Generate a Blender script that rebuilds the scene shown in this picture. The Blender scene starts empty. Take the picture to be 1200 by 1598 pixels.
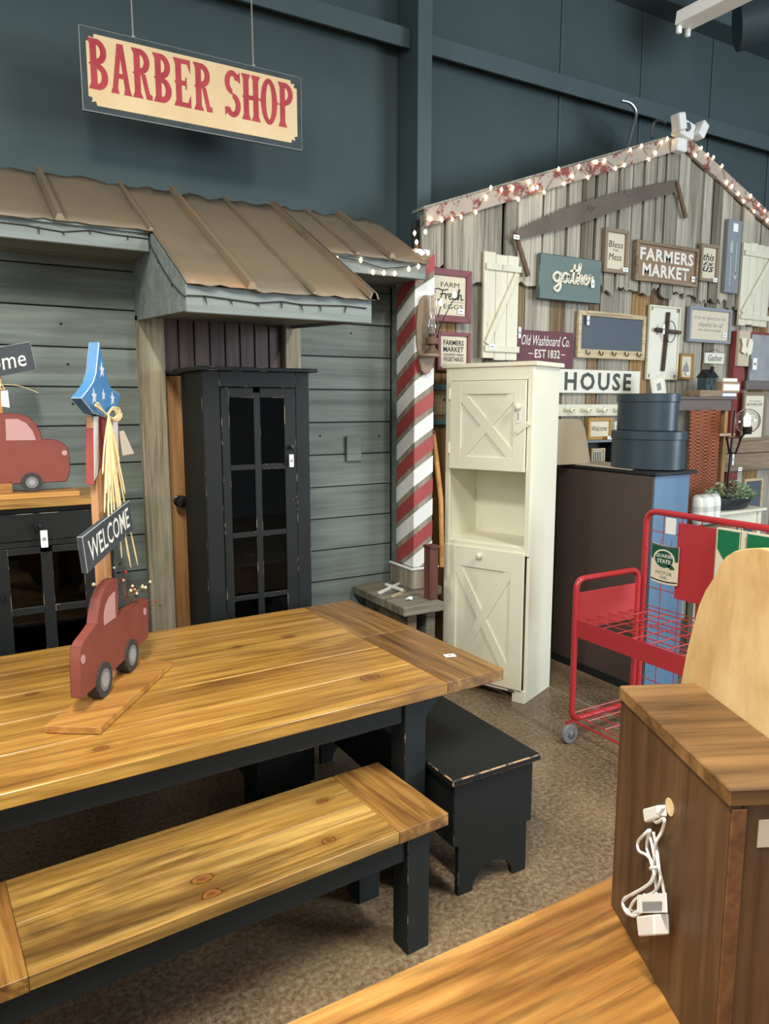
import bpy, bmesh, math, random
from mathutils import Vector, Matrix, noise
random.seed(7)
scene = bpy.context.scene
COL = scene.collection
# ------------------------------------------------------------------ camera
FPX, PITCH, YAW, CAMH = 1150.0, math.radians(8.32), math.radians(30.3), 1.70
cam_d = bpy.data.cameras.new('camera'); cam = bpy.data.objects.new('camera', cam_d); COL.objects.link(cam)
cam.location = (0, 0, CAMH); cam.rotation_euler = (math.pi/2 - PITCH, 0, -YAW)
cam_d.sensor_fit = 'VERTICAL'; cam_d.sensor_height = 36.0; cam_d.lens = FPX*36.0/1598.0
cam_d.clip_start = .05; scene.camera = cam
# ------------------------------------------------------------------ view
vs = scene.view_settings
vs.view_transform = 'Standard'; vs.look = 'None'; vs.gamma = 1.0; vs.use_curve_mapping = False
vs.exposure = 0.18
# ------------------------------------------------------------------ world and large lights
world = bpy.data.worlds.new('shop_ambient'); scene.world = world; world.use_nodes = True
bg = world.node_tree.nodes['Background']; bg.inputs[0].default_value = (.80, .90, 1.0, 1); bg.inputs[1].default_value = .24
def area_light(name, loc, target, sx, sy, power, col):
    l = bpy.data.lights.new(name, 'AREA'); l.shape = 'RECTANGLE'; l.size = sx; l.size_y = sy
    l.energy = power; l.color = col
    o = bpy.data.objects.new(name, l); COL.objects.link(o); o.location = loc
    o.rotation_euler = (Vector(target) - Vector(loc)).to_track_quat('-Z', 'Y').to_euler()
    return o
area_light('ceiling_strip_light', (-.05, .55, 3.7), (-.05, .62, 0), .2, 1.5, 150, (1.0, .95, .84))
area_light('ceiling_strip_light', (-2.4, 1.6, 3.8), (-.6, 2.4, .6), .25, 1.6, 60, (1.0, .95, .84))
area_light('ceiling_strip_light', (2.6, .2, 3.8), (2.7, 1.2, .3), .2, 1.5, 85, (1.0, .97, .90))
area_light('shop_window_daylight', (6.5, -3.2, 2.3), (3.6, 3.2, 1.3), 2.6, 2.2, 330, (.78, .89, 1.0))
area_light('shop_window_daylight', (-4.0, -3.0, 2.8), (2.0, 4.0, 2.6), 3.0, 2.0, 80, (.86, .94, 1.0))

# ------------------------------------------------------------------ pixel -> direction helpers (1200 x 1598 frame)
CAM = Vector((0, 0, CAMH))
_F = Vector((math.sin(YAW), math.cos(YAW), 0)); _R = Vector((math.cos(YAW), -math.sin(YAW), 0))
def ray(u, v):
    x = (u-600)/FPX; y = (v-799)/FPX
    return _F*(math.cos(PITCH)-y*math.sin(PITCH)) + _R*x + Vector((0, 0, -(math.sin(PITCH)+y*math.cos(PITCH))))
def onY(u, v, Y): d = ray(u, v); return CAM + d*(Y/d.y)
def onX(u, v, X): d = ray(u, v); return CAM + d*(X/d.x)
def onZ(u, v, Z): d = ray(u, v); return CAM + d*((Z-CAMH)/d.z)
def onP(u, v, p0, n):
    d = ray(u, v); return CAM + d*((Vector(p0)-CAM).dot(n)/d.dot(n))

# ------------------------------------------------------------------ materials
def lin(h):
    h = h.lstrip('#'); c = [int(h[i:i+2], 16)/255 for i in (0, 2, 4)]
    return tuple((x/12.92 if x <= .04045 else ((x+.055)/1.055)**2.4) for x in c) + (1,)
class NT:
    def __init__(s, name):
        s.m = bpy.data.materials.new(name); s.m.use_nodes = True; s.t = s.m.node_tree
        s.b = s.t.nodes['Principled BSDF']
    def n(s, typ, **k):
        nd = s.t.nodes.new(typ)
        for a, b in k.items(): setattr(nd, a, b)
        return nd
    def l(s, a, b): s.t.links.new(a, b)
    def val(s, sock, v):
        if hasattr(v, 'is_linked') or isinstance(v, bpy.types.NodeSocket): s.l(v, sock)
        else: sock.default_value = v
    def math(s, op, a, b=0.0, clamp=False):
        nd = s.n('ShaderNodeMath', operation=op); nd.use_clamp = clamp
        s.val(nd.inputs[0], a); s.val(nd.inputs[1], b); return nd.outputs[0]
    def mix(s, fac, a, b, blend='MIX'):
        nd = s.n('ShaderNodeMix', data_type='RGBA', blend_type=blend)
        s.val(nd.inputs[0], fac); s.val(nd.inputs[6], a); s.val(nd.inputs[7], b); return nd.outputs[2]
    def ramp(s, fac, stops):
        nd = s.n('ShaderNodeValToRGB'); cr = nd.color_ramp
        while len(cr.elements) < len(stops): cr.elements.new(.5)
        for e, (p, c) in zip(cr.elements, stops):
            e.position = p; e.color = c if len(c) == 4 else tuple(c)+(1,)
        s.l(fac, nd.inputs[0]); return nd.outputs[0]
    def coords(s, rnd=True, scale=(1, 1, 1)):
        tc = s.n('ShaderNodeTexCoord'); v = tc.outputs['Object']
        if rnd:
            oi = s.n('ShaderNodeObjectInfo')
            k = s.n('ShaderNodeVectorMath', operation='SCALE'); k.inputs[0].default_value = (37, 53, 71)
            s.l(oi.outputs['Random'], k.inputs['Scale'])
            a = s.n('ShaderNodeVectorMath', operation='ADD'); s.l(v, a.inputs[0]); s.l(k.outputs[0], a.inputs[1]); v = a.outputs[0]
        mp = s.n('ShaderNodeMapping'); mp.inputs['Scale'].default_value = scale; s.l(v, mp.inputs[0])
        return mp.outputs[0]
    def noise(s, vec, scale, detail=4, rough=.55, dist=0.0):
        nd = s.n('ShaderNodeTexNoise'); s.l(vec, nd.inputs['Vector']); nd.inputs['Scale'].default_value = scale
        nd.inputs['Detail'].default_value = detail; nd.inputs['Roughness'].default_value = rough
        nd.inputs['Distortion'].default_value = dist; return nd.outputs['Fac']
    def bump(s, h, strength=.2, dist=.01):
        nd = s.n('ShaderNodeBump'); nd.inputs['Strength'].default_value = strength; nd.inputs['Distance'].default_value = dist
        s.l(h, nd.inputs['Height']); s.l(nd.outputs[0], s.b.inputs['Normal'])
    def rnd(s): return s.n('ShaderNodeObjectInfo').outputs['Random']
M = {}
def flat(name, col, rough=.6, metal=0.0, spec=.5, emit=0.0):
    t = NT(name); c = lin(col); t.b.inputs['Base Color'].default_value = c; t.b.inputs['Roughness'].default_value = rough
    t.b.inputs['Metallic'].default_value = metal; t.b.inputs['Specular IOR Level'].default_value = spec
    if emit:
        t.b.inputs['Emission Color'].default_value = c; t.b.inputs['Emission Strength'].default_value = emit
    M[name] = t.m; return t.m
def paint(name, col, col2=None, rough=.55, scale=6, wear=None, wearamt=.62, bump=.05, axis=None, ovar=0.0, spec=.5):
    t = NT(name); sc = {None: (1, 1, 1), 'x': (.12, 1, 1), 'y': (1, .12, 1), 'z': (1, 1, .12)}[axis]
    v = t.coords(True, sc); n1 = t.noise(v, scale, 6, .62)
    c = t.ramp(n1, [(.3, lin(col)), (.72, lin(col2 or col))])
    if wear:
        n2 = t.noise(v, scale*2.3, 8, .7)
        f = t.ramp(n2, [(wearamt, (0, 0, 0)), (wearamt+.05, (1, 1, 1))])
        c = t.mix(f, c, lin(wear))
    if ovar:
        r = t.math('MULTIPLY_ADD', t.rnd(), ovar); r.node.inputs[2].default_value = 1-ovar/2
        hv = t.n('ShaderNodeHueSaturation'); t.l(r, hv.inputs['Value']); t.l(c, hv.inputs['Color']); c = hv.outputs[0]
    t.l(c, t.b.inputs['Base Color']); t.b.inputs['Roughness'].default_value = rough
    t.b.inputs['Specular IOR Level'].default_value = spec
    if bump: t.bump(t.noise(v, scale*6, 5), bump, .005)
    M[name] = t.m; return t.m
def wood(name, dark, mid, light, axis='x', rough=.5, grain=16, along=.9, stain=None, stainamt=.55, knots=(), ovar=.25, bump=.12, coat=0.0, hue=0.0, spec=.5, fine=.6, wave=0.0):
    t = NT(name); i = 'xyz'.index(axis)
    sc = [grain]*3; sc[i] = along
    v = t.coords(True, tuple(sc))
    warp = t.n('ShaderNodeTexCoord').outputs['Object']
    kn_mask = None; kn_ring = None
    for (kx, ky, kz, r) in knots:
        d = t.n('ShaderNodeVectorMath', operation='SUBTRACT'); t.l(warp, d.inputs[0]); d.inputs[1].default_value = (kx, ky, kz)
        mp = t.n('ShaderNodeVectorMath', operation='MULTIPLY'); s3 = [1, 1, 1]; s3[i] = .62; t.l(d.outputs[0], mp.inputs[0]); mp.inputs[1].default_value = s3
        ln = t.n('ShaderNodeVectorMath', operation='LENGTH'); t.l(mp.outputs[0], ln.inputs[0])
        q = t.math('DIVIDE', ln.outputs['Value'], r)
        kn_mask = q if kn_mask is None else t.math('MINIMUM', kn_mask, q)
    n1 = t.noise(v, 1.0, 6, .6, .7)
    n2 = t.noise(v, 3.7, 4, .65, .2)
    g = t.math('ADD', t.math('MULTIPLY', n1, .68), t.math('MULTIPLY', n2, .32))
    c = t.ramp(g, [(.34, lin(dark)), (.5, lin(mid)), (.66, lin(light))])
    if stain:
        s2 = [3.2]*3; s2[i] = .8
        v2 = t.coords(True, tuple(s2)); n3 = t.noise(v2, 1.3, 5, .6, .5)
        f = t.ramp(n3, [(stainamt, (0, 0, 0)), (stainamt+.16, (1, 1, 1))])
        c = t.mix(t.math('MULTIPLY', f, .75), c, lin(stain))
    s5 = [grain*4.5]*3; s5[i] = along*2.6
    n5 = t.noise(t.coords(True, tuple(s5)), 1.0, 8, .72, .3)
    c = t.mix(fine, c, t.ramp(n5, [(.36, (.38, .36, .34)), (.5, (.92, .92, .92)), (.68, (1.12, 1.12, 1.12))]), 'MULTIPLY')
    if wave:
        sw = [1.0]*3; sw[i] = .10
        wv_ = t.n('ShaderNodeTexWave', wave_type='BANDS', bands_direction='DIAGONAL'); t.l(t.coords(True, tuple(sw)), wv_.inputs['Vector'])
        wv_.inputs['Scale'].default_value = 13; wv_.inputs['Distortion'].default_value = 7.5; wv_.inputs['Detail'].default_value = 3; wv_.inputs['Detail Scale'].default_value = 1.1
        c = t.mix(wave, c, t.ramp(wv_.outputs['Fac'], [(.0, (.42, .36, .30)), (.28, (.86, .84, .82)), (.7, (1.06, 1.06, 1.06))]), 'MULTIPLY')
    if kn_mask is not None:
        nz = t.math('MULTIPLY', t.math('SUBTRACT', n5, .5), 1.6); q = t.math('ADD', kn_mask, nz)
        halo = t.ramp(t.math('MULTIPLY', q, .25), [(.2, (1, 1, 1)), (.62, (0, 0, 0))])
        c = t.mix(t.math('MULTIPLY', halo, .5), c, lin('#5f3a16'))
        core = t.ramp(t.math('MULTIPLY', q, .5), [(.0, lin('#5e3318')), (.26, lin('#7a4824')), (.38, lin('#8e5c2e')), (.46, lin('#2e1a0c'))])
        fm = t.ramp(t.math('MULTIPLY', q, .5), [(.47, (1, 1, 1)), (.56, (0, 0, 0))])
        c = t.mix(t.math('MULTIPLY', fm, .8), c, core)
    if ovar:
        r = t.math('MULTIPLY_ADD', t.rnd(), ovar); r.node.inputs[2].default_value = 1-ovar/2
        hv = t.n('ShaderNodeHueSaturation'); t.l(r, hv.inputs['Value']); t.l(c, hv.inputs['Color']); c = hv.outputs[0]
    t.l(c, t.b.inputs['Base Color']); t.b.inputs['Roughness'].default_value = rough
    t.b.inputs['Specular IOR Level'].default_value = spec
    if coat: t.b.inputs['Coat Weight'].default_value = coat; t.b.inputs['Coat Roughness'].default_value = .3
    t.bump(g, bump, .004); M[name] = t.m; return t.m
def glass(name, col='#ffffff', rough=.02, ior=1.45):
    t = NT(name); t.b.inputs['Base Color'].default_value = lin(col); t.b.inputs['Roughness'].default_value = rough
    t.b.inputs['Transmission Weight'].default_value = 1.0; t.b.inputs['IOR'].default_value = ior; M[name] = t.m; return t.m

# ------------------------------------------------------------------ mesh helpers
class MB:
    def __init__(s): s.v = []; s.f = []; s.mi = []
    def poly(s, pts, mi=0):
        n = len(s.v); s.v += [Vector(p) for p in pts]; s.f.append(list(range(n, n+len(pts)))); s.mi.append(mi); return s
    def box(s, x0, x1, y0, y1, z0, z1, mx=None, mi=0):
        n = len(s.v); P = [Vector((x, y, z)) for x in (x0, x1) for y in (y0, y1) for z in (z0, z1)]
        if mx: P = [mx @ p for p in P]
        s.v += P
        for f in ((0, 1, 3, 2), (4, 6, 7, 5), (0, 4, 5, 1), (2, 3, 7, 6), (0, 2, 6, 4), (1, 5, 7, 3)):
            s.f.append([n+i for i in f]); s.mi.append(mi)
        return s
    def prism(s, pts, vec, mi=0):
        n = len(s.v); k = len(pts); vec = Vector(vec); P = [Vector(p) for p in pts]
        nv = Vector((0, 0, 0))
        for i in range(k): nv += P[i].cross(P[(i+1) % k])
        if nv.dot(vec) > 0: P.reverse()
        s.v += P + [p+vec for p in P]
        s.f.append(list(range(n, n+k))); s.mi.append(mi)
        s.f.append([n+k+i for i in reversed(range(k))]); s.mi.append(mi)
        for i in range(k):
            j = (i+1) % k; s.f.append([n+j, n+i, n+k+i, n+k+j]); s.mi.append(mi)
        return s
    def bar(s, a, b, w, h, up=(0, 0, 1), mi=0):
        a = Vector(a); b = Vector(b); d = (b-a); L = d.length; d.normalize(); up = Vector(up)
        sd = d.cross(up).normalized(); up = sd.cross(d).normalized()
        mx = Matrix((( d.x, sd.x, up.x, a.x), (d.y, sd.y, up.y, a.y), (d.z, sd.z, up.z, a.z), (0, 0, 0, 1)))
        return s.box(0, L, -w/2, w/2, -h/2, h/2, mx, mi)
    def tube(s, pts, r, n=8, closed=False, caps=True, mi=0):
        P = [Vector(p) for p in pts]; k = len(P); base = len(s.v)
        R = r if isinstance(r, (list, tuple)) else [r]*k
        ref = None
        for i in range(k):
            if closed: t = P[(i+1) % k]-P[i-1]
            else: t = P[min(i+1, k-1)]-P[max(i-1, 0)]
            t.normalize()
            if ref is None: ref = t.orthogonal().normalized()
            ref = (ref - t*ref.dot(t))
            ref = ref.normalized() if ref.length > 1e-6 else t.orthogonal().normalized()
            bn = t.cross(ref)
            for j in range(n):
                a = 2*math.pi*j/n; s.v.append(P[i]+(ref*math.cos(a)+bn*math.sin(a))*R[i])
        for i in range(k if closed else k-1):
            i2 = (i+1) % k
            for j in range(n):
                j2 = (j+1) % n; s.f.append([base+i*n+j, base+i*n+j2, base+i2*n+j2, base+i2*n+j]); s.mi.append(mi)
        if caps and not closed:
            s.f.append([base+j for j in reversed(range(n))]); s.f.append([base+(k-1)*n+j for j in range(n)]); s.mi += [mi, mi]
        return s
    def lathe(s, prof, c=(0, 0, 0), n=20, sx=1, sy=1, axis='z', mi=0):
        base = len(s.v); c = Vector(c); k = len(prof)
        for r, h in prof:
            for j in range(n):
                a = 2*math.pi*j/n; p = (r*sx*math.cos(a), r*sy*math.sin(a), h)
                if axis == 'y': p = (p[0], -p[2], p[1])
                if axis == 'x': p = (p[2], p[0], p[1])
                s.v.append(c+Vector(p))
        for i in range(k-1):
            for j in range(n):
                j2 = (j+1) % n; s.f.append([base+i*n+j, base+i*n+j2, base+(i+1)*n+j2, base+(i+1)*n+j]); s.mi.append(mi)
        s.f.append([base+j for j in reversed(range(n))]); s.f.append([base+(k-1)*n+j for j in range(n)]); s.mi += [mi, mi]
        return s
    def ball(s, c, r, n=10, sz=1.0):
        return s.lathe([(r*math.sin(math.pi*i/n)+1e-5, -r*sz*math.cos(math.pi*i/n)) for i in range(n+1)], c, n+2)
    def build(s, name, mat, parent=None, bev=0.0, smooth=False, world=True, wear=None, seg=1, weld=False):
        me = bpy.data.meshes.new(name); vs_ = s.v
        if parent is not None and world:
            inv = wmat(parent).inverted(); vs_ = [inv @ p for p in s.v]
        me.from_pydata([tuple(p) for p in vs_], [], s.f)
        mats = mat if isinstance(mat, (list, tuple)) else [mat]
        for m in mats: me.materials.append(M[m])
        if any(s.mi): me.polygons.foreach_set('material_index', s.mi)
        bm = bmesh.new(); bm.from_mesh(me)
        if weld: bmesh.ops.remove_doubles(bm, verts=bm.verts, dist=1e-5)
        if bev:
            mi = -1
            if wear: me.materials.append(M[wear]); mi = len(mats)
            ed = [e for e in bm.edges if len(e.link_faces) == 2 and e.calc_face_angle(0) > .5]
            bmesh.ops.bevel(bm, geom=ed, offset=bev, segments=seg, profile=.5, affect='EDGES', clamp_overlap=True, material=mi)
        bmesh.ops.recalc_face_normals(bm, faces=bm.faces)
        bm.to_mesh(me); bm.free()
        if smooth:
            for p in me.polygons: p.use_smooth = True
            if smooth != 'all': me.set_sharp_from_angle(angle=math.radians(40))
        o = bpy.data.objects.new(name, me); COL.objects.link(o)
        if parent is not None: o.parent = parent
        return o
def wmat(o):
    m = Matrix.LocRotScale(o.location, o.rotation_euler, o.scale)
    return (wmat(o.parent) @ m) if o.parent else m
def tag(o, label=None, cat=None, group=None, kind=None):
    if label: o['label'] = label
    if cat: o['category'] = cat
    if group: o['group'] = group
    if kind: o['kind'] = kind
    return o
def thing(name, label, cat, loc=(0, 0, 0), rz=0.0, group=None, kind=None):
    o = bpy.data.objects.new(name, None); COL.objects.link(o); o.empty_display_size = .05
    o.location = loc; o.rotation_euler = (0, 0, rz); return tag(o, label, cat, group, kind)
def bx(name, mat, parent, x0, x1, y0, y1, z0, z1, bev=.0, wear=None, world=True, **k):
    return MB().box(x0, x1, y0, y1, z0, z1).build(name, mat, parent, bev, world=world, wear=wear, **k)
def smoothpts(P, n=6, closed=False):
    P = [Vector(p) for p in P]; out = []; k = len(P)
    for i in range(k if closed else k-1):
        g = (lambda j: P[j % k]) if closed else (lambda j: P[max(0, min(k-1, j))])
        a, b, c, d = g(i-1), g(i), g(i+1), g(i+2)
        for q in range(n):
            t = q/n; out.append(.5*((2*b)+(c-a)*t+(2*a-5*b+4*c-d)*t*t+(3*b-a-3*c+d)*t*t*t))
    if not closed: out.append(P[-1])
    return out
# flat lettering: fits a word in the box x0..x1, z0..z1 of a plane given by origin o, right r, up p (normal = r x p, pulled forward by off)
def letters(txt, mat, parent, o, r, p, w, h, off=.001, bold=0.0, shear=0.0, depth=.0012, name='lettering', world=True, keep=False, spacing=1.0):
    c = bpy.data.curves.new('tmp_text', 'FONT'); c.body = txt; c.size = 1; c.shear = shear; c.offset = bold; c.resolution_u = 2; c.space_character = spacing
    c.fill_mode = 'BOTH'; c.extrude = 0
    ob = bpy.data.objects.new('tmp_text', c); COL.objects.link(ob)
    me = bpy.data.meshes.new_from_object(ob); bpy.data.objects.remove(ob); bpy.data.curves.remove(c)
    X = [v.co.x for v in me.vertices]; Y = [v.co.y for v in me.vertices]
    x0, x1, y0, y1 = min(X), max(X), min(Y), max(Y)
    o = Vector(o); r = Vector(r).normalized(); p = Vector(p).normalized(); nrm = r.cross(p)
    sx = w/(x1-x0); sy = h/(y1-y0)
    if keep: sx = sy = min(sx, sy)
    inv = wmat(parent).inverted() if world else Matrix()
    ox = (w-(x1-x0)*sx)/2; oy = (h-(y1-y0)*sy)/2
    for v in me.vertices:
        v.co = inv @ (o + r*((v.co.x-x0)*sx+ox) + p*((v.co.y-y0)*sy+oy) + nrm*off)
    me.materials.clear(); me.materials.append(M[mat]); me.name = name
    ob = bpy.data.objects.new(name, me); COL.objects.link(ob); ob.parent = parent
    return ob
# strokes of a brush: flat ribbons in a plane
def strokes(lines, mat, parent, o, r, p, w, h, off=.002, wid=.12, depth=.004, name='script_lettering', world=True, smooth_n=6):
    L = [smoothpts([(a, b, 0) for a, b in ln], smooth_n) for ln in lines]
    xs = [q.x for l in L for q in l]; ys = [q.y for l in L for q in l]
    x0, x1, y0, y1 = min(xs), max(xs), min(ys), max(ys); sx = w/(x1-x0); sy = h/(y1-y0)
    o = Vector(o); r = Vector(r).normalized(); p = Vector(p).normalized(); nrm = r.cross(p); mb = MB()
    for l in L:
        Q = [o+r*((q.x-x0)*sx)+p*((q.y-y0)*sy)+nrm*off for q in l]; hw = wid*min(sx, sy)/2
        for i in range(len(Q)-1):
            d = (Q[i+1]-Q[i])
            if d.length < 1e-6: continue
            sd = nrm.cross(d.normalized())*hw; e = d.normalized()*hw*.5
            mb.prism([Q[i]-sd-e, Q[i+1]-sd+e, Q[i+1]+sd+e, Q[i]+sd-e], nrm*(depth*(1+.02*(i % 3))))
    return mb.build(name, mat, parent, world=world)
RX = Vector((1, 0, 0)); UZ = Vector((0, 0, 1))
# ------------------------------------------------------------------ material list
paint('teal_wall', '#3a494a', '#425253', rough=.75, scale=1.2, bump=.03)
paint('teal_steel', '#3d4d4f', '#465759', rough=.6, scale=2, bump=.03)
wood('grey_shiplap', '#565e58', '#6c756e', '#7f8880', 'x', .7, 14, .7, ovar=.12, bump=.2, stain='#5a625c', stainamt=.58, fine=.22)
wood('grey_trim', '#646d6a', '#767f7c', '#878f8c', 'x', .65, 12, .6, ovar=.06, bump=.1, fine=.15)
paint('backing_dark', '#2b2f2d', rough=.9)
wood('weathered_post', '#57503c', '#98907a', '#b9b094', 'z', .85, 16, .8, stain='#3d382a', stainamt=.60, ovar=.1, bump=.35)
wood('door_tan', '#7a5330', '#a5784a', '#b98c5c', 'z', .5, 12, .6, ovar=.05)
wood('bead_brown', '#3e2f2a', '#594640', '#6a564e', 'z', .6, 14, .7, ovar=.15)
def roof_metal():
    t = NT('roof_metal'); v = t.coords(True, (1, 1, 1))
    n1 = t.noise(v, 2.2, 6, .62, .4); n2 = t.noise(t.coords(True, (7, 1.2, 1.2)), 3, 6, .7)
    c = t.ramp(n1, [(.28, lin('#5a5142')), (.45, lin('#756852')), (.58, lin('#7e6b52')), (.74, lin('#946a43'))])
    c = t.mix(t.math('MULTIPLY', n2, .5), c, lin('#7d7263'))
    t.l(c, t.b.inputs['Base Color']); t.b.inputs['Roughness'].default_value = .55; t.b.inputs['Metallic'].default_value = .25
    t.bump(n2, .12, .01); M['roof_metal'] = t.m
roof_metal()
for nm, a, b, c_ in (('barn_grey', '#7a7466', '#9c9686', '#b2ac9b'), ('barn_pale', '#8f897a', '#b0a998', '#c4bdac'), ('barn_dark', '#4f483d', '#79715f', '#948b78'),
                    ('barn_brown', '#54422f', '#7b654b', '#947d60'), ('barn_tan', '#75552f', '#a07c4e', '#b8986c')):
    wood(nm, a, b, c_, 'z', .85, 15, .5, ovar=.40, bump=.5, stain='#5a5246', stainamt=.62, fine=.95)
paint('rake_worn', '#a89a8a', '#b9aa9a', rough=.8, scale=5, wear='#84453c', wearamt=.52, bump=.2)
wood('golden_top', '#7c5420', '#ad7f3a', '#c89c4e', 'x', .30, 11, .55, stain='#6a4118', stainamt=.53, ovar=.2, bump=.06, wave=0.28, fine=0.7, coat=.25,
     knots=[(1.213, .19, .75, .022), (1.169, .76, .75, .015), (.30, .13, .75, .013), (.19, .66, .75, .012), (.94, .75, .75, .012)])
wood('golden_cross', '#5a3a18', '#86602e', '#a07a42', 'y', .32, 11, .6, stain='#5f3a18', stainamt=.55, ovar=.15, bump=.06, wave=0.4, fine=0.7, coat=.25)
wood('bench_top', '#735022', '#a8803f', '#c4a05c', 'x', .36, 12, .7, stain='#3a2613', stainamt=.52, ovar=.15, bump=.1, wave=0.25, fine=0.8, coat=.15,
     knots=[(.56, .115, .44, .019), (.56, .045, .44, .016), (1.02, .28, .44, .012), (.93, .08, .44, .013)])
wood('bench_cross', '#54350f', '#8c6230', '#b08644', 'y', .36, 14, .6, stain='#3f2610', stainamt=.6, ovar=.3, bump=.1, wave=0.4, fine=0.7, coat=.15)
wood('near_top', '#80501f', '#ae7c3e', '#c99c58', 'x', .36, 13, .7, stain='#7c4a1c', stainamt=.52, ovar=.06, bump=.1, wave=0.5, fine=0.8, coat=.15,
     knots=[(.949, .872, .75, .022), (.995, .825, .75, .026), (.55, .62, .75, .02)])
wood('near_edge', '#5c3d1c', '#8f6531', '#b08446', 'x', .5, 16, .8, ovar=.05)
wood('worn_wood_edge', '#3b3027', '#8d7558', '#b49a76', 'x', .6, 5, 3, ovar=.0)
def worn(name, base, show, amt=.52):
    t = NT(name); n = t.noise(t.coords(True), 9, 6, .7)
    t.l(t.ramp(n, [(amt, lin(base)), (amt+.06, lin(show))]), t.b.inputs['Base Color']); t.b.inputs['Roughness'].default_value = .6; M[name] = t.m
worn('black_worn', '#151918', '#8d8474', .55)
worn('black_worn_tan', '#171c1e', '#a8845c', .47)
worn('cream_worn', '#dcd8bd', '#a99f80', .66)
paint('black_paint', '#111413', '#181c1b', rough=.55, scale=4, bump=.04, spec=.3)
paint('slate_paint', '#161b1c', '#1f2526', rough=.5, scale=5, bump=.05, axis='x', spec=.35)
paint('black_inside', '#0d1011', '#141819', rough=.7)
paint('cream_paint', '#e4e1c8', '#e9e6d2', rough=.42, scale=3, bump=.03)
paint('cream_old', '#cbc7b0', '#dad6c0', rough=.65, scale=9, wear='#9a937c', wearamt=.62, bump=.15, axis='z', ovar=.1)
flat('red_tube', '#b23236', .3); flat('red_plate', '#b3373c', .42); flat('white_plastic', '#e9e7e0', .4); flat('paper', '#eeeeea', .7)
flat('print_grey', '#8a8a88', .8); flat('print_black', '#24231f', .7); flat('print_white', '#e2dfd4', .6)
paint('truck_red', '#75352c', '#814033', rough=.6, scale=7, bump=.06); paint('truck_edge', '#57221e', '#6b2b26', rough=.6)
flat('truck_glass', '#b58a86', .6); flat('tire', '#34332f', .8); flat('hub_grey', '#6f7270', .7); flat('hub_pale', '#8f9290', .7)
wood('base_pine', '#8a5a28', '#b5803f', '#c79654', 'x', .45, 12, .7, ovar=.05, fine=.3)
wood('base_edge', '#4c2f19', '#6b4526', '#7d5532', 'x', .6, 12, .7, ovar=.0)
paint('picket_blue', '#3f74a4', '#4a80ae', rough=.5, scale=8, wear='#7f9cb4', wearamt=.66)
flat('star_white', '#c6cfd6', .6); paint('stripe_red', '#8d3a37', '#9a4541', rough=.6, scale=9, wear='#aa8888', wearamt=.72)
paint('stripe_white', '#c9c4c2', '#ded9d4', rough=.6, scale=14, wear='#9a5a56', wearamt=.60, axis='z')
wood('post_wood', '#a5713f', '#c08c5c', '#cfa077', 'z', .5, 10, .7, ovar=.0); flat('raffia', '#dcc593', .7); flat('kraft_tag', '#c8b6a2', .8)
paint('chalk_slate', '#34393d', '#41474b', rough=.75, scale=8); flat('chalk_edge', '#a3a6a6', .8)
flat('berry_red', '#a3202a', .3); flat('berry_cream', '#e6d7b0', .4); flat('berry_dark', '#26302d', .4); flat('twig', '#6b5236', .8)
wood('hutch_top', '#7f5a28', '#ad8444', '#c29a58', 'x', .4, 12, .7, ovar=.05)
paint('pole_red', '#8f3634', '#a0433f', rough=.6, scale=7, wear='#7c7262', wearamt=.66, ovar=.06)
paint('pole_white', '#cfd0cc', '#dddeda', rough=.6, scale=7, wear='#8f8878', wearamt=.68, ovar=.04)
wood('pole_wood', '#5d5647', '#8a8170', '#a39a86', 'z', .8, 16, .8, ovar=.05, bump=.3)
wood('plank_grey', '#4c4a42', '#7a7565', '#9a9480', 'x', .85, 14, .8, ovar=.1, bump=.4, stain='#7d6a4a', stainamt=.5)
wood('crate_red', '#3c211a', '#5f3629', '#744638', 'z', .6, 12, .7, ovar=.05)
wood('box_walnut', '#3a2819', '#583e28', '#6e5338', 'z', .5, 9, .6, stain='#33251c', stainamt=.46, ovar=.04, bump=.1)
wood('box_top_walnut', '#4f3820', '#7d5c36', '#967349', 'y', .42, 9, .7, ovar=.04, bump=.08)
wood('plywood', '#b18a52', '#d3b27c', '#e0c692', 'z', .55, 4, 2.2, ovar=.0, bump=.05, stain='#b7925f', stainamt=.56, fine=.15)
paint('brown_board', '#463a34', '#4f423b', rough=.6, scale=2, bump=.02); paint('blue_paint', '#4c6a84', '#5f809b', rough=.4, scale=4, bump=.04, axis='z')
paint('box_blue', '#2c3a44', '#33424c', rough=.38, scale=3, bump=.02); paint('cream_board', '#bcae95', '#c6b9a0', rough=.6, scale=3)
glass('clear_glass'); glass('dark_glass', '#b9c2c0', .01, 1.26)
flat('metal_dark', '#23211f', .4, .6); flat('metal_grey', '#8b8d8c', .35, .8); flat('rubber_grey', '#77787a', .6); flat('black_knob', '#0f0f10', .25)
flat('bulb_glow', '#ffdcae', .4, emit=9.0); flat('edison_glow', '#ffca88', .4, emit=14.0); flat('wire_dark', '#24211c', .8)
paint('saw_steel', '#554a3e', '#6a5e50', rough=.6, scale=4, wear='#4a3a30', wearamt=.58, bump=.08); wood('handle_wood', '#4d3a2a', '#6b523c', '#7d644c', 'z', .7, 14, .8, ovar=.1)
paint('maroon', '#6d3438', '#7c4145', rough=.55, scale=8, bump=.06, wear='#8f6660', wearamt=.7); flat('sign_cream', '#d0c6ad', .7)
paint('gather_teal', '#586b67', '#657873', rough=.65, scale=6, axis='x', wear='#41514d', wearamt=.66, bump=.12)
flat('cream_letter', '#ddd6c0', .55); paint('plum', '#5d3038', '#6a3a42', rough=.65, scale=7)
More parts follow.
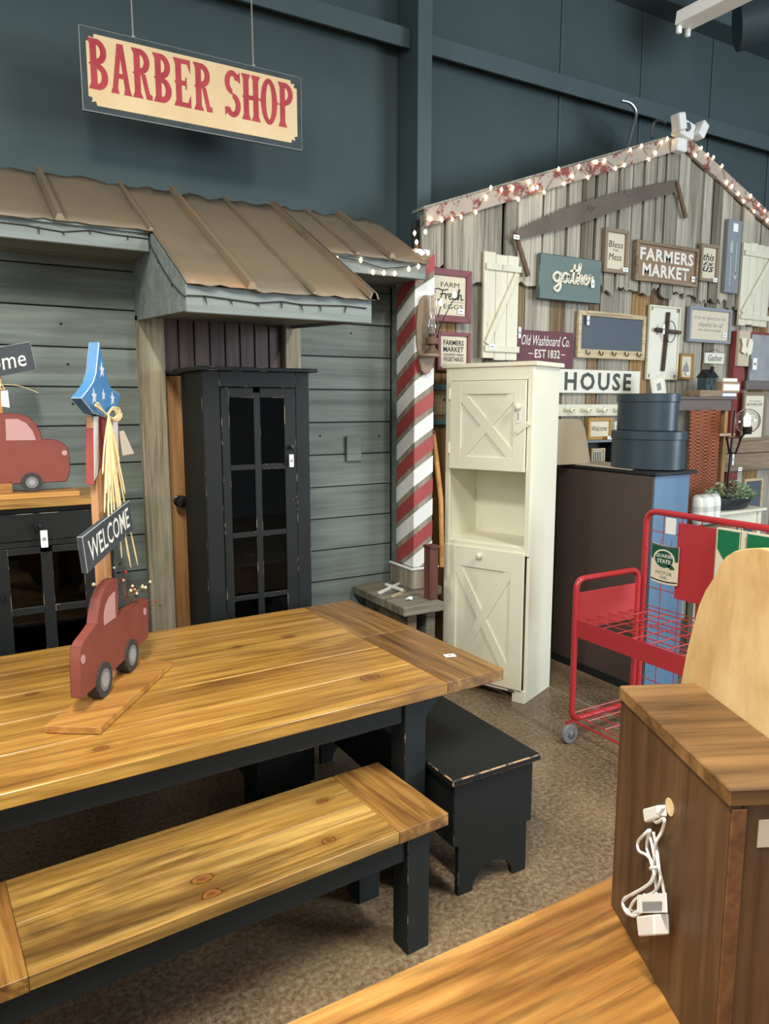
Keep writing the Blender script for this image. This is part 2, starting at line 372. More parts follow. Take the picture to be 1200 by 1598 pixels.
flat('frame_taupe', '#86755f', .6); wood('frame_wood', '#66543f', '#8a765d', '#a18d72', 'x', .65, 14, 1, ovar=.08); flat('kraft_brown', '#8d7257', .75)
flat('frame_blue', '#8a8f96', .55); flat('frame_gold', '#a8803f', .4, .3); flat('chalkboard', '#49535c', .6); wood('frame_tan', '#a4906c', '#c2ae88', '#d0bf9c', 'x', .6, 12, 1, ovar=.05)
paint('spoon_board', '#757c82', '#868d92', rough=.65, scale=6, axis='z'); flat('spoon_print', '#a9b0ae', .7)
paint('house_white', '#d8d5c4', '#e0ddcf', rough=.65, scale=9, wear='#a8a38c', wearamt=.68); flat('house_letter', '#454a44', .7)
wood('cross_wood', '#2f241c', '#4d3f34', '#655547', 'z', .85, 18, 1, ovar=.1, bump=.4); paint('teal_frame', '#54808a', '#628e97', rough=.6, scale=8)
wood('burlap_brown', '#7d5f3d', '#a07f57', '#b3936a', 'x', .8, 20, 3, ovar=.0)
paint('birdhouse', '#2c3f42', '#364a4d', rough=.7, scale=9); paint('mantel_grey', '#5f5652', '#6f6660', rough=.6, scale=5, axis='x')
flat('door_dark', '#1b1f22', .7); flat('book_cream', '#cfc5ae', .7); flat('book_tan', '#a58a68', .7); flat('book_blue', '#8794a5', .7)
paint('post_red', '#7a302e', '#8c3d39', rough=.65, scale=7, wear='#5a2a26', wearamt=.6, axis='z')
paint('zinc', '#868a8c', '#9b9fa1', rough=.5, scale=9, bump=.1); flat('bathroom_print', '#ddd5bf', .6); flat('leaf_green', '#5f7a52', .6); flat('leaf_pale', '#93a887', .6)
flat('tray_dark', '#22282c', .4); flat('can_green', '#14553e', .4); flat('can_cream', '#e2dcc0', .4); flat('can_dark', '#16221d', .4); flat('box_green', '#14744a', .5)
paint('sign_buff', '#d6b88a', '#e0c79c', rough=.7, scale=3); paint('sign_black', '#2a3638', '#3a4648', rough=.7, scale=10); paint('sign_letter_red', '#9c2a33', '#b8434a', rough=.7, scale=9)
flat('white_enamel', '#e6e6e0', .4); flat('string_pale', '#9a958a', .8); flat('duct', '#39484c', .5, .3)
def concrete():
    t = NT('concrete_floor'); v = t.coords(False)
    n1 = t.noise(v, 1.6, 6, .6, .3); n2 = t.noise(v, 55, 4, .7); n3 = t.noise(v, 6, 5, .65)
    c = t.ramp(n1, [(.34, lin('#4a3a27')), (.5, lin('#6d573c')), (.64, lin('#927b58'))])
    c = t.mix(t.math('MULTIPLY', n3, .6), c, lin('#66462c'))
    sp = t.ramp(n2, [(.36, lin('#3d352a')), (.5, lin('#807460')), (.66, lin('#b5aa94'))])
    c = t.mix(.38, c, sp)
    t.l(c, t.b.inputs['Base Color']); t.l(t.ramp(n3, [(.3, (.22,)*3), (.7, (.5,)*3)]), t.b.inputs['Roughness'])
    t.b.inputs['Specular IOR Level'].default_value = .35
    t.bump(n2, .05, .003); M['concrete_floor'] = t.m
concrete()
def weave():
    t = NT('orange_weave'); tc = t.n('ShaderNodeTexCoord'); mp = t.n('ShaderNodeMapping'); t.l(tc.outputs['Object'], mp.inputs[0]); mp.inputs['Scale'].default_value = (1, 1, 1)
    ck = t.n('ShaderNodeTexChecker'); t.l(mp.outputs[0], ck.inputs[0]); ck.inputs['Scale'].default_value = 80
    ck.inputs[1].default_value = lin('#4a2820'); ck.inputs[2].default_value = lin('#a8623f'); t.l(ck.outputs[0], t.b.inputs['Base Color']); t.b.inputs['Roughness'].default_value = .95; M['orange_weave'] = t.m
    t = NT('plaid_cloth'); v = t.coords(False); sx = t.n('ShaderNodeSeparateXYZ'); t.l(v, sx.inputs[0])
    def bands(o): return t.math('GREATER_THAN', t.math('SINE', t.math('MULTIPLY', o, 70)), .35)
    f = t.math('MULTIPLY', t.math('ADD', bands(sx.outputs[0]), bands(sx.outputs[2])), .5)
    t.l(t.mix(f, lin('#e3e2d8'), lin('#a9aaa2')), t.b.inputs['Base Color']); t.b.inputs['Roughness'].default_value = .95; M['plaid_cloth'] = t.m
weave()

# ------------------------------------------------------------------ setting
WALL = 3.75          # face of the shop-front boards
BACK = 4.22          # teal building wall
f = tag(bx('floor', 'concrete_floor', None, -4, 9.5, -4, BACK, -.05, 0), 'mottled brown polished concrete floor', 'floor', kind='structure')
for i, (x0, x1, y0, y1) in enumerate(((3.02, 3.026, -.5, 4.2),)):
    MB().box(x0, x1, y0, y1, .0005, .0015).build('floor_joint', 'print_grey', f)
w = tag(bx('wall_back', 'teal_wall', None, -4, 9.5, BACK, BACK+.1, 0, 5.6), 'dark teal painted building wall above the shop fronts', 'wall', kind='structure')
for x in (3.9, 4.72, 5.54, 6.36, 7.2, -.2):
    bx('panel_seam', 'teal_steel', w, x, x+.02, BACK-.008, BACK-.001, .1, 5.5)
g = thing('trim_1', 'long horizontal teal steel beam on the building wall', 'beam', (2.5, BACK-.1, 3.8), kind='structure')
MB().box(-4, 9.4, BACK-.14, BACK-.001, 3.925, 3.94).box(-4, 9.4, BACK-.14, BACK-.125, 3.83, 3.925).build('beam_web', 'teal_steel', g)
g = thing('trim_2', 'upper teal steel beam high on the building wall', 'beam', (6, BACK-.1, 4.6), kind='structure')
MB().box(4.0, 9.4, BACK-.2, BACK-.001, 4.62, 4.72).build('beam_web', 'teal_steel', g, .006)
g = thing('trim_3', 'square teal steel column rising between the two shop fronts', 'column', (2.6, 4.08, 0), kind='structure')
bx('column_face', 'teal_steel', g, 2.56, 2.66, 3.985, 4.0, 0, 5.6); bx('column_side', 'teal_steel', g, 2.575, 2.645, 4.0, BACK-.001, 0, 5.6)
d = thing('air_duct', 'round dark air duct high above the barn gable', 'duct', (6.8, 3.9, 4.7))
MB().tube([onY(1150, 40, 3.5), onY(1260, 10, 3.2)], .16, 20).build('duct_pipe', 'duct', d, smooth=True)

# --- barber shop front (grey shiplap wall, plank by plank)
wl = thing('wall_left', 'grey painted horizontal shiplap shop front wall', 'wall', (1, WALL, 0), kind='structure')
bx('backing', 'backing_dark', wl, -1.6, 2.3, WALL+.02, WALL+.05, 0, 2.6)
PITCHB = .1815
zl = [1.0575+PITCHB*k-PITCHB*5 for k in range(-1, 15)]
for k, z0 in enumerate(zl):
    z0c = max(z0, 0.0)
    for (a, b) in ((-1.6, .805), (1.645, 2.23)):
        j = random.uniform(-.002, .002)
        if z0c > 2.55: continue
        bx('plank', 'grey_shiplap', wl, a, b, WALL-.001+j, WALL+.021, z0c, min(z0+PITCHB-.006, 2.6), .0025)
for u, v in ((95, 505), (106, 568), (114, 630), (548, 520), (592, 680), (500, 680)):
    p = onY(u, v, WALL-.004); MB().ball(p, .005, 6).build('nail_head', 'metal_dark', wl)
p = onY(540, 720, WALL-.01); q = onY(563, 680, WALL-.01)
o = tag(bx('switch_cover', 'grey_shiplap', None, p.x, q.x, WALL-.022, WALL-.004, p.z, q.z, .003), 'small grey painted cover plate on shiplap right of black cabinet', 'cover plate')
# --- door behind the black cabinet
dr = thing('door_1', 'tan wooden door with beadboard transom behind the black cabinet', 'door', (1.2, WALL, 0), kind='structure')
bx('door_leaf', 'door_tan', dr, .925, 1.56, WALL-.01, WALL+.02, 0.0, 1.84, .003)
n = 8; xa, xb = .925, 1.56
for i in range(n):
    bx('beadboard_strip', 'bead_brown', dr, xa+(xb-xa)*i/n+.003, xa+(xb-xa)*(i+1)/n-.003, WALL-.005, WALL+.01, 1.845, 2.14, .003)
for a, b in ((.80, .925), (1.555, 1.645)):
    bx('jamb_post', 'weathered_post', dr, a, b, WALL-.055, WALL+.02, 0, 2.125, .006)
kp = onY(283, 783, WALL-.06)
MB().lathe([(.012, 0), (.012, .03), (.02, .035), (.031, .05), (.033, .062), (.026, .078), (.008, .084)], (kp.x, WALL-.008, kp.z), 18, axis='y').lathe([(.028, 0), (.028, .006), (.02, .01)], (kp.x, WALL-.01, kp.z), 18, axis='y').build('door_knob', 'black_knob', dr, smooth=True)

# --- rusty porch roof, sheet by sheet
SL = .56
def zr(y): return 2.455+SL*(y-3.38)
rf = thing('porch_roof', 'rusty tan metal porch roof with grey fascia over the door', 'roof', (1.2, 3.4, 2.4))
def sheet(x0, x1, ye, top=3.93):
    mb = MB(); nx, ny = 6, 9; base = []
    G = []
    for j in range(ny+1):
        row = []
        for i in range(nx+1):
            x = x0+(x1-x0)*i/nx; y = ye+(top-ye)*j/ny
            dz = .006*noise.noise(Vector((x*4, y*4, 2)))
            if j == 0: dz -= .006*abs(math.sin(i*1.7+x0*9)); y -= .006*math.sin(i*2.1+x0*5)
            if j == ny: y += .012*math.sin(i*1.3+x0*11); dz += .008*math.sin(i*1.9+x0*3)
            row.append(Vector((x, y, zr(y)+dz)))
        G.append(row)
    for j in range(ny):
        for i in range(nx):
            mb.poly([G[j][i], G[j][i+1], G[j+1][i+1], G[j+1][i]])
    o = mb.build('roof_sheet', 'roof_metal', rf, smooth='all', weld=True); sm = o.modifiers.new('thick', 'SOLIDIFY'); sm.thickness = .003
    return o
def rib(x, ye, big, top=3.93):
    h, wd = (.026, .02) if big else (.013, .012)
    mb = MB(); P = []
    for y in (ye-.005, top+.01):
        P.append([Vector((x+a, y, zr(y)+b)) for a, b in ((-wd, .0), (-wd*.5, h), (wd*.5, h), (wd, .0))])
    mb.prism(P[0], P[1][0]-P[0][0])
    return mb.build('roof_rib', 'roof_metal', rf)
xs = [-1.3, -1.03, -.76, -.47, -.19, .08, .44, .80, 1.055, 1.325, 1.605, 1.80, 2.0, 2.235]
for i in range(len(xs)-1):
    a, b = xs[i], xs[i+1]; ye = 2.83 if .79 < a < 1.6 else 3.345
    sheet(a, b, ye)
    if i: rib(a, 2.83 if .81 < a < 1.61 else 3.345, i % 2 == 0)
rib(1.598, 2.83, True)
# fascias, gable cheeks and soffits
for nm, args in (('fascia', (-1.3, .795, 3.375, 3.395, 2.352, 2.432)), ('fascia', (1.61, 2.225, 3.375, 3.395, 2.352, 2.432)), ('fascia', (.80, 1.605, 2.855, 2.875, 2.045, 2.148))):
    bx(nm, 'grey_trim', rf, *args, bev=.003)
for a, b in ((-1.3, .795), (1.61, 2.225)):
    bx('soffit', 'grey_shiplap', rf, a, b, 3.396, WALL-.002, 2.362, 2.378)
    bx('drip_edge', 'grey_shiplap', rf, a, b, 3.36, 3.374, 2.425, 2.442)
for x in (.80, 1.59):
    MB().prism([(x, WALL-.003, 2.098), (x, 2.876, 2.052), (x, 2.876, 2.16), (x, 3.40, 2.452), (x, WALL-.003, 2.60)], (.015, 0, 0)).build('gable_cheek', 'grey_trim', rf)
MB().prism([(.816, WALL-.004, 2.112), (.816, 2.877, 2.066), (.816, 2.877, 2.078), (.816, WALL-.004, 2.124)], (.772, 0, 0)).build('soffit', 'grey_shiplap', rf)

# --- string lights
def string_light(label, pts, lit, unlit, wr_=.0026, br=1.0):
    t = thing('string_light', label, 'string lights', pts[0])
    P = []
    for i, p in enumerate(pts): P.append(Vector(p)+Vector((0, 0, random.uniform(-.004, .004))))
    MB().tube(P, wr_, 5).build('wire', 'wire_dark', t)
    for p in lit:
        b = MB().lathe([(.002, .0), (.005, .004), (.0085, .012), (.006, .020), (.001, .026)], Vector(p)+Vector((0, 0, -.012)), 8).build('bulb', 'bulb_glow', t, smooth='all')
    for p in unlit:
        p = Vector(p); MB().tube([p, p+Vector((random.uniform(-.012, .012), -.004, random.uniform(-.028, -.012)))], [.004, .002], 5).build('bulb', 'wire_dark', t)
    return t
pts = [onY(u, v, 3.372) for u, v in ((0, 347), (40, 350), (60, 354), (98, 361), (140, 360), (170, 365), (200, 368), (231, 373))]
pts += [onX(u, v, .797) for u, v in ((236, 386), (246, 404), (256, 424), (268, 442), (279, 454), (288, 463))]
pts += [onY(u, v, 2.85) for u, v in ((293, 461), (320, 463), (360, 468), (400, 472), (440, 472), (470, 474), (500, 476), (540, 478), (572, 480))]
string_light('unlit wire string lights along the left fascia and door canopy', pts, [], [pts[i] for i in (2, 3, 4, 6, 9, 11, 12, 15, 16, 17, 18, 19, 20, 21)])
r2 = [onY(u, v, 3.36) for u, v in ((505, 390), (512, 394), (530, 401), (563, 407), (585, 416), (600, 418), (638, 416), (655, 412), (662, 410))]
string_light('lit warm string lights on the short eave beside striped post', r2, [onY(u, v, 3.35) for u, v in ((512, 394), (526, 404), (563, 406), (582, 425), (599, 426), (616, 427), (638, 420), (653, 416))], [])
# ------------------------------------------------------------------ barn front (weathered vertical planks)
wr = thing('wall_right', 'weathered grey barn board gable wall hung with signs', 'wall', (4.2, 3.75, 0), kind='structure')
PKX, PKZ = 4.585, 3.56
def zg(x): return PKZ-.357*(PKX-x) if x < PKX else PKZ-.385*(x-PKX)
bx('backing', 'backing_dark', wr, 2.40, 6.4, 3.775, 3.80, 0, 2.5)
MB().prism([(2.40, 3.775, 2.5), (6.4, 3.775, 2.5), (6.4, 3.775, zg(6.4)-.03), (PKX, 3.775, PKZ-.03), (2.40, 3.775, zg(2.4)-.03)], (0, .02, 0)).build('backing', 'backing_dark', wr)
def barn_plank(x0, x1, z0, z1a, z1b, y, mat, ragged):
    n = 5; bot = []
    for i in range(n+1):
        x = x0+(x1-x0)*i/n; bot.append((x, y, z0+(random.uniform(-.022, .022) if ragged else 0)))
    MB().prism(bot+[(x1, y, z1b), (x0, y, z1a)], (0, .02, 0)).build('plank', mat, wr)
x = 2.40; rl = random.Random(3)
while x < 6.35:
    wdt = rl.choice((.10, .13, .16, .19, .22)); x1 = min(x+wdt, 6.4)
    mat = rl.choice(('barn_grey', 'barn_brown', 'barn_dark', 'barn_pale', 'barn_tan', 'barn_brown', 'barn_grey'))
    barn_plank(x+.002, x1-.005, 0, 2.62, 2.62, 3.746+rl.uniform(-.006, .008), mat, False); x = x1
x = 2.415
while x < 6.35:
    wdt = rl.choice((.10, .13, .16, .19, .21)) if x < 3.7 else rl.choice((.09, .11, .13, .15)); x1 = min(x+wdt, 6.4)
    if x < PKX < x1: x1 = PKX
    mat = rl.choice(('barn_grey', 'barn_grey', 'barn_pale', 'barn_dark', 'barn_grey'))
    zb = 2.46+rl.uniform(-.06, .05)
    barn_plank(x+.003, x1-.004-rl.choice((0, .004, .009, .016)), zb, zg(x)-.01, zg(x1)-.01, 3.708+rl.uniform(-.008, .010), mat, True); x = x1
for (a, b) in ((2.42, PKX), (6.38, PKX)):
    mb = MB(); A = Vector((a, 3.70, zg(a)-.035)); B = Vector((b, 3.70, zg(b)-.035)); d = Vector((0, 0, .05))
    mb.prism([A-d, B-d, B+d, A+d], (0, -.028, 0))
    tr = mb.build('rake_board', 'rake_worn', wr, .003)
    MB().prism([A+d, B+d, B+d+Vector((0, 0, .016)), A+d+Vector((0, 0, .016))], (0, .12, 0)).build('rake_cap', 'barn_pale', wr)
def rake(x, dz): return (x, 3.664, zg(x)-.035+dz)
pl = []; lit = []; rr = random.Random(5)
def run(xa, xb):
    x_ = xa; row = -1
    while x_ < xb:
        if rr.random() < .55: row = -row
        dz = row*.036+rr.uniform(-.016, .016); pl.append(rake(x_, dz)); lit.append(rake(x_+rr.uniform(-.01, .01), dz+rr.uniform(-.012, .012))); x_ += rr.uniform(.03, .10)
run(2.44, PKX-.06); plL, litL = pl, lit; pl, lit = [], []; run(PKX+.10, 5.75)
drop = [onY(u, v, 3.42) for u, v in ((662, 345), (648, 367), (650, 381), (668, 397))]
string_light('lit warm string lights along the left barn gable rake board', drop[::-1]+plL, [onY(u, v-4, 3.415) for u, v in ((647, 368), (664, 366), (650, 382), (668, 399))]+litL, [], wr_=.0015)
string_light('lit warm string lights down the right barn gable rake board', pl, lit, [], wr_=.0015)

# --- striped barber post
sp = thing('barber_post', 'square corner post painted with red and white barber stripes', 'post', (2.28, 3.6, .77))
PX0, PX1, PY0, PY1, PZ0, PZ1 = 2.222, 2.348, 3.475, 3.66, .775, 2.53
bx('post_core', 'pole_wood', sp, PX0, PX1, PY0, PY1, PZ0, PZ1, .003)
sl = .62; LB = PY1-PY0; LF = PX1-PX0
def clip_band(s0, s1, c, th):
    # parallelogram band  c + sl*s .. +th  clipped to z range
    poly = [(s0, c+sl*s0), (s1, c+sl*s1), (s1, c+sl*s1+th), (s0, c+sl*s0+th)]
    for lim, sg in ((PZ0+.002, 1), (PZ1-.002, -1)):
        out = []
        for i in range(len(poly)):
            a, b = poly[i], poly[(i+1) % len(poly)]; ia = (a[1]-lim)*sg >= 0; ib = (b[1]-lim)*sg >= 0
            if ia: out.append(a)
            if ia != ib:
                t = (lim-a[1])/(b[1]-a[1]); out.append((a[0]+(b[0]-a[0])*t, lim))
        poly = out
        if len(poly) < 3: return None
    return poly
k = 0; c = PZ0-.5
while c < PZ1:
    for off, th, m in ((0, .082, 'pole_red'), (.118, .092, 'pole_white')):
        q = clip_band(0, LB, c+off, th)
        if q: MB().prism([(PX0, PY1-s, z) for s, z in q], (-.0022, 0, 0)).build('stripe', m, sp)
        q = clip_band(LB, LB+LF, c+off, th)
        if q: MB().prism([(PX0+s-LB, PY0, z) for s, z in q], (0, -.0022, 0)).build('stripe', m, sp)
    c += .245
bx('post_base', 'pole_wood', sp, 2.20, 2.372, 3.455, 3.70, .652, .765, .003); bx('filler_board', 'grey_shiplap', sp, 2.235, 2.33, PY1+.001, 3.742, .652, 2.4, .002)
MB().box(2.192, 2.38, 3.447, 3.465, .765, .777).box(2.192, 2.21, 3.465, 3.70, .765, .777).build('base_trim', 'pole_white', sp, .002)
# --- weathered plank shelf carrying the post
t = thing('plank_bench', 'thick weathered plank bench under the striped post', 'bench', (2.25, 3.4, 0))
bx('bench_top', 'plank_grey', t, 1.967, 2.222, 3.165, 3.452, .598, .65, .006); bx('bench_top', 'plank_grey', t, 1.967, 2.41, 3.455, 3.735, .598, .65, .006)
for xx in (2.03, 2.15):
    bx('leg', 'plank_grey', t, xx, xx+.06, 3.23, 3.70, 0, .598, .004)
bx('stretcher', 'barn_dark', t, 2.09, 2.15, 3.5, 3.53, .12, .5, .003)
a = onZ(592, 926, .657); b = onZ(624, 911, .657)
t = thing('wood_offcut', 'white painted wood trim scraps at foot of striped post', 'wood scrap', (a.x, a.y, .65))
MB().bar(a+UZ*.002, b+UZ*.002, .02, .013).build('scrap_stick', 'pole_white', t, .001); MB().bar(onZ(602, 912, .67), onZ(628, 921, .67), .016, .013).build('scrap_stick', 'pole_white', t, .001)
MB().bar(onZ(612, 931, .655), onZ(632, 922, .655), .018, .009).build('scrap_stick', 'frame_tan', t, .001)
p = onZ(639, 936, .652); mb = MB(); P = [Vector((p.x+.02*math.cos(a)*(1+.3*math.sin(3*a)), p.y+.016*math.sin(a), .652+.004*math.sin(2*a)+.004)) for a in [i*math.pi/5 for i in range(10)]]
mb.prism(P, (0, 0, .006)); tag(mb.build('paper_scrap', 'paper', None), 'crumpled white paper scrap on weathered plank bench', 'paper')
# --- leaning handle and reddish box behind the white cabinet
t = thing('wooden_box', 'dark reddish wooden box standing behind the white cabinet', 'box', (2.19, 3.32, .65))
bx('box_body', 'crate_red', t, 2.168, 2.222, 3.225, 3.285, .652, .93, .002); bx('box_lid', 'crate_red', t, 2.164, 2.225, 3.218, 3.29, .93, .948, .003)
bx('corner_strip', 'crate_red', t, 2.166, 2.178, 3.221, 3.225, .652, .93, .001)
t = thing('tool_shaft', 'brown wooden tool shaft leaning on barn boards beside the striped post', 'tool', onY(692, 850, 3.40))
MB().tube([onY(690, 845, 3.46)-UZ*.15, onY(688, 780, 3.48), onY(681, 720, 3.56), onY(676, 676, 3.60)], [.014, .015, .017, .015], 10).build('shaft', 'base_pine', t, smooth=True)
MB().ball(onY(676, 675, 3.60), .018, 8).build('grip_end', 'base_edge', t, smooth='all')

# ------------------------------------------------------------------ things hung on the barn wall
def price(parent, u, v, w, h, Y, name='price_tag'):
    p = onY(u, v, Y); o = MB().box(p.x-w/2, p.x+w/2, Y-.001, Y+.001, p.z-h/2, p.z+h/2).build(name, 'paper', parent)
    MB().box(p.x-w*.3, p.x+w*.3, Y-.0016, Y-.0011, p.z-h*.12, p.z+h*.1).build('tag_print', 'print_grey', o)
    return o
def rect(u0, vt, u1, vb, Y):
    p = onY(u0, vt, Y); q = onY(u0, vb, Y); r = onY(u1, vt, Y); return p.x, r.x, q.z, p.z
def framed(name, label, cat, px, yb, fw, fm, face, ft=.024, inner=None, bev=.002, group=None, zb=None):
    yf = yb-ft; x0, x1, z0, z1 = rect(*px, yf)
    if zb is not None: z0 = zb
    t = thing(name, label, cat, ((x0+x1)/2, yb, z0), group=group)
    mb = MB()
    for pts in (((x0, z0), (x1, z0), (x1-fw, z0+fw), (x0+fw, z0+fw)), ((x1, z0), (x1, z1), (x1-fw, z1-fw), (x1-fw, z0+fw)),
                ((x1, z1), (x0, z1), (x0+fw, z1-fw), (x1-fw, z1-fw)), ((x0, z1), (x0, z0), (x0+fw, z0+fw), (x0+fw, z1-fw))):
        mb.prism([(a, yf, b) for a, b in pts], (0, ft, 0))
    mb.build('frame', fm, t, bev)
    bx('face_panel', face, t, x0+fw*.8, x1-fw*.8, yb-ft*.5, yb-.002, z0+fw*.8, z1-fw*.8)
    return t, (x0+fw, x1-fw, z0+fw, z1-fw, yb-ft*.5)
def say(t, R, txt, mat, fx0, fx1, fz0, fz1, **k):
    x0, x1, z0, z1, y = R; w = x1-x0; h = z1-z0
    return letters(txt, mat, t, (x0+fx0*w, y, z0+fz0*h), RX, UZ, (fx1-fx0)*w, (fz1-fz0)*h, **k)
def plate(name, label, cat, px, yb, th, mat, bev=.002, wear=None, part='board'):
    yf = yb-th; x0, x1, z0, z1 = rect(*px, yf); t = thing(name, label, cat, ((x0+x1)/2, yb, z0))
    bx(part, mat, t, x0, x1, yf, yb, z0, z1, bev, wear); return t, (x0, x1, z0, z1, yf)
LO, UP = 3.738, 3.70
FRESH = [[(0, .9), (-.2, 1.25), (.3, 1.5), (.9, 1.35), (1.7, 1.5)], [(1.0, 1.4), (.85, .7), (.6, 0), (.3, -.1)], [(.65, .75), (1.25, .85)],
         [(1.35, .9), (1.4, .1), (1.45, .6), (1.75, .9)], [(1.8, .45), (2.15, .6), (2.05, .9), (1.8, .6), (1.95, .1), (2.3, .25)],
         [(2.35, .2), (2.7, .9), (2.55, .6), (2.85, .2), (2.45, .05), (2.9, .3)], [(2.95, .3), (3.3, 1.5), (3.1, 1.4), (3.05, .05), (3.3, .8), (3.5, .7), (3.5, .1), (3.8, .2)]]
t, R = framed('framed_sign', 'maroon framed farm fresh eggs sign on the barn wall', 'sign', (668, 416, 737, 500), UP, .038, 'maroon', 'sign_cream')
say(t, R, 'FARM', 'print_black', .25, .80, .72, .84); say(t, R, 'EGGS', 'print_black', .34, .92, .17, .29)
x0, x1, z0, z1, y = R
strokes(FRESH, 'print_black', t, (x0+.05*(x1-x0), y, z0+.38*(z1-z0)), RX, UZ, .88*(x1-x0), .30*(z1-z0), wid=.16, depth=.0012, off=.0008)
MB().box(x0+.52*(x1-x0), x0+.95*(x1-x0), y-.0016, y-.0004, z0+.345*(z1-z0), z0+.352*(z1-z0)).build('rule_line', 'print_black', t); price(t, 719, 486, .045, .028, y-.006)
t, R = framed('framed_sign', 'small maroon framed farmers market country vegetables sign above white cabinet', 'sign', (684, 517, 735, 578), LO, .022, 'maroon', 'sign_cream')
for tx, a, b in (('FARMERS', .70, .87), ('MARKET', .49, .66), ('COUNTRY FRESH', .36, .44), ('VEGETABLES', .19, .33)): say(t, R, tx, 'print_black', .12, .88, a, b, bold=.02)
def shutter(label, px, yb, nb, flip=False):
    t, R = None, None; yf = yb-.02; x0, x1, z0, z1 = rect(*px, yf); t = thing('shutter', label, 'shutter', ((x0+x1)/2, yb, z0))
    for i in range(nb):
        a = x0+(x1-x0)*i/nb; b = x0+(x1-x0)*(i+1)/nb; dz = random.uniform(-.006, .006)
        bx('slat_board', 'cream_old', t, a+.0015, b-.0015, yf, yb, z0+dz, z1+dz, .002)
    h = z1-z0
    for f0, f1 in ((.07, .13), (.84, .90)): bx('batten', 'cream_old', t, x0+.008, x1+.006, yf-.016, yf, z0+f0*h, z0+f1*h, .002)
    a = Vector((x0+.022, yf-.008, z0+.145*h)); b = Vector((x1-.022, yf-.008, z0+.83*h)); MB().bar(a, b, .015, .034, (1, 0, 0)).build('brace', 'cream_old', t, .002)
    return t, yf
t, yf = shutter('cream wooden shutter with diagonal brace beside the teal sign', (756, 393, 811, 560), UP, 3); price(t, 768, 541, .05, .03, yf-.02)
t, yf = shutter('cream wooden shutter below the right rake with diagonal brace', (1161, 377, 1206, 507), UP, 4)
GATHER = [[(.9, .8), (.5, 1), (.1, .7), (.1, .3), (.45, .02), (.85, .3), (.95, .9), (.95, -.5), (.6, -1), (.2, -.75), (.6, -.35), (1.2, .2)],
          [(1.9, .8), (1.5, 1), (1.2, .6), (1.25, .2), (1.55, .02), (1.85, .4), (1.95, .9), (1.95, .2), (2.15, .05), (2.45, .4)],
          [(2.75, 2.0), (2.55, .4), (2.75, .02), (3.0, .3)], [(2.25, 1.3), (3.2, 1.45)],
          [(3.0, .3), (3.45, 1.6), (3.5, 2.1), (3.3, 1.8), (3.2, 0), (3.45, .85), (3.7, .8), (3.7, .1), (3.95, .15)],
          [(3.95, .4), (4.35, .65), (4.25, 1.0), (4.0, .7), (4.05, .15), (4.35, .05), (4.65, .35)], [(4.65, .35), (4.8, 1.05), (4.9, .8), (5.15, .85), (5.15, .2), (5.4, .15)]]
t, R = plate('gather_sign', 'weathered teal board sign with raised cream script lettering gather', 'sign', (843, 394, 940, 466), UP, .03, 'gather_teal', .004, 'black_worn')
x0, x1, z0, z1, y = R
strokes(GATHER, 'cream_letter', t, (x0+.20*(x1-x0), y, z0+.20*(z1-z0)), RX, UZ, .66*(x1-x0), .64*(z1-z0), wid=.26, depth=.012, off=.001); price(t, 925, 443, .028, .05, y-.016)
# crosscut saw
YS = 3.675
top = [(804, 360), (850, 338), (900, 318), (950, 304), (1000, 292), (1030, 286), (1057, 281)]; bot = [(1058, 299), (1030, 307), (990, 319), (950, 333), (905, 349), (860, 362), (806, 375)]
T = []
for i in range(len(top)-1):
    for k in range(14):
        f_ = k/14; T.append((top[i][0]+(top[i+1][0]-top[i][0])*f_, top[i][1]+(top[i+1][1]-top[i][1])*f_+(-1.3 if k % 2 else .8)))
T.append(top[-1])
t = thing('crosscut_saw', 'long rusty two man crosscut saw under the barn gable', 'saw', onY(930, 330, YS))
MB().prism([onY(u, v, YS) for u, v in T+bot], (0, .004, 0)).build('blade', 'saw_steel', t)
for a, b in (((805, 366), (824, 431)), ((1056, 284), (1070, 340))):
    MB().tube([onY(*a, YS-.006), onY(*b, YS-.006)], [.014, .017], 8).build('handle', 'handle_wood', t, smooth=True)
price(t, 806, 370, .045, .026, YS-.03)
t, R = plate('plum_sign', 'plum wooden sign with white script and established date above white cabinet', 'sign', (808, 514, 896, 573), LO, .02, 'plum', .002, 'black_worn')
say(t, R, 'Old Washboard Co.', 'print_white', .07, .92, .60, .88, shear=.3); say(t, R, 'EST', 'cream_letter', .30, .50, .27, .50, bold=.015); say(t, R, '1832', 'cream_letter', .54, .75, .27, .50, bold=.015)
for a, b in ((.19, .27), (.77, .85)):
    x0, x1, z0, z1, y = R; MB().box(x0+a*(x1-x0), x0+b*(x1-x0), y-.002, y-.0005, z0+.37*(z1-z0), z0+.39*(z1-z0)).build('rule_line', 'print_white', t)
price(t, 811, 519, .022, .07, R[4]-.004)
t, R = framed('framed_sign', 'taupe framed bless this mess sign left of wooden cutout letters', 'sign', (946, 354, 983, 424), UP, .025, 'frame_taupe', 'sign_cream', .03)
say(t, R, 'Bless', 'print_black', .12, .9, .60, .78, shear=.15); say(t, R, 'THIS', 'print_black', .35, .65, .50, .56); say(t, R, 'Mess', 'print_black', .15, .85, .25, .44, shear=.15); price(t, 976, 421, .05, .026, UP-.035)
t, R = framed('farmers_market_sign', 'wide wood framed sign with white cutout letters farmers market', 'sign', (995, 373, 1093, 437), UP, .022, 'frame_wood', 'kraft_brown', .035)
say(t, R, 'FARMERS', 'print_white', .05, .97, .54, .92, bold=.03, spacing=1.1); say(t, R, 'MARKET', 'print_white', .10, .90, .08, .46, bold=.03, spacing=1.1); price(t, 1082, 436, .04, .04, R[4]-.008)
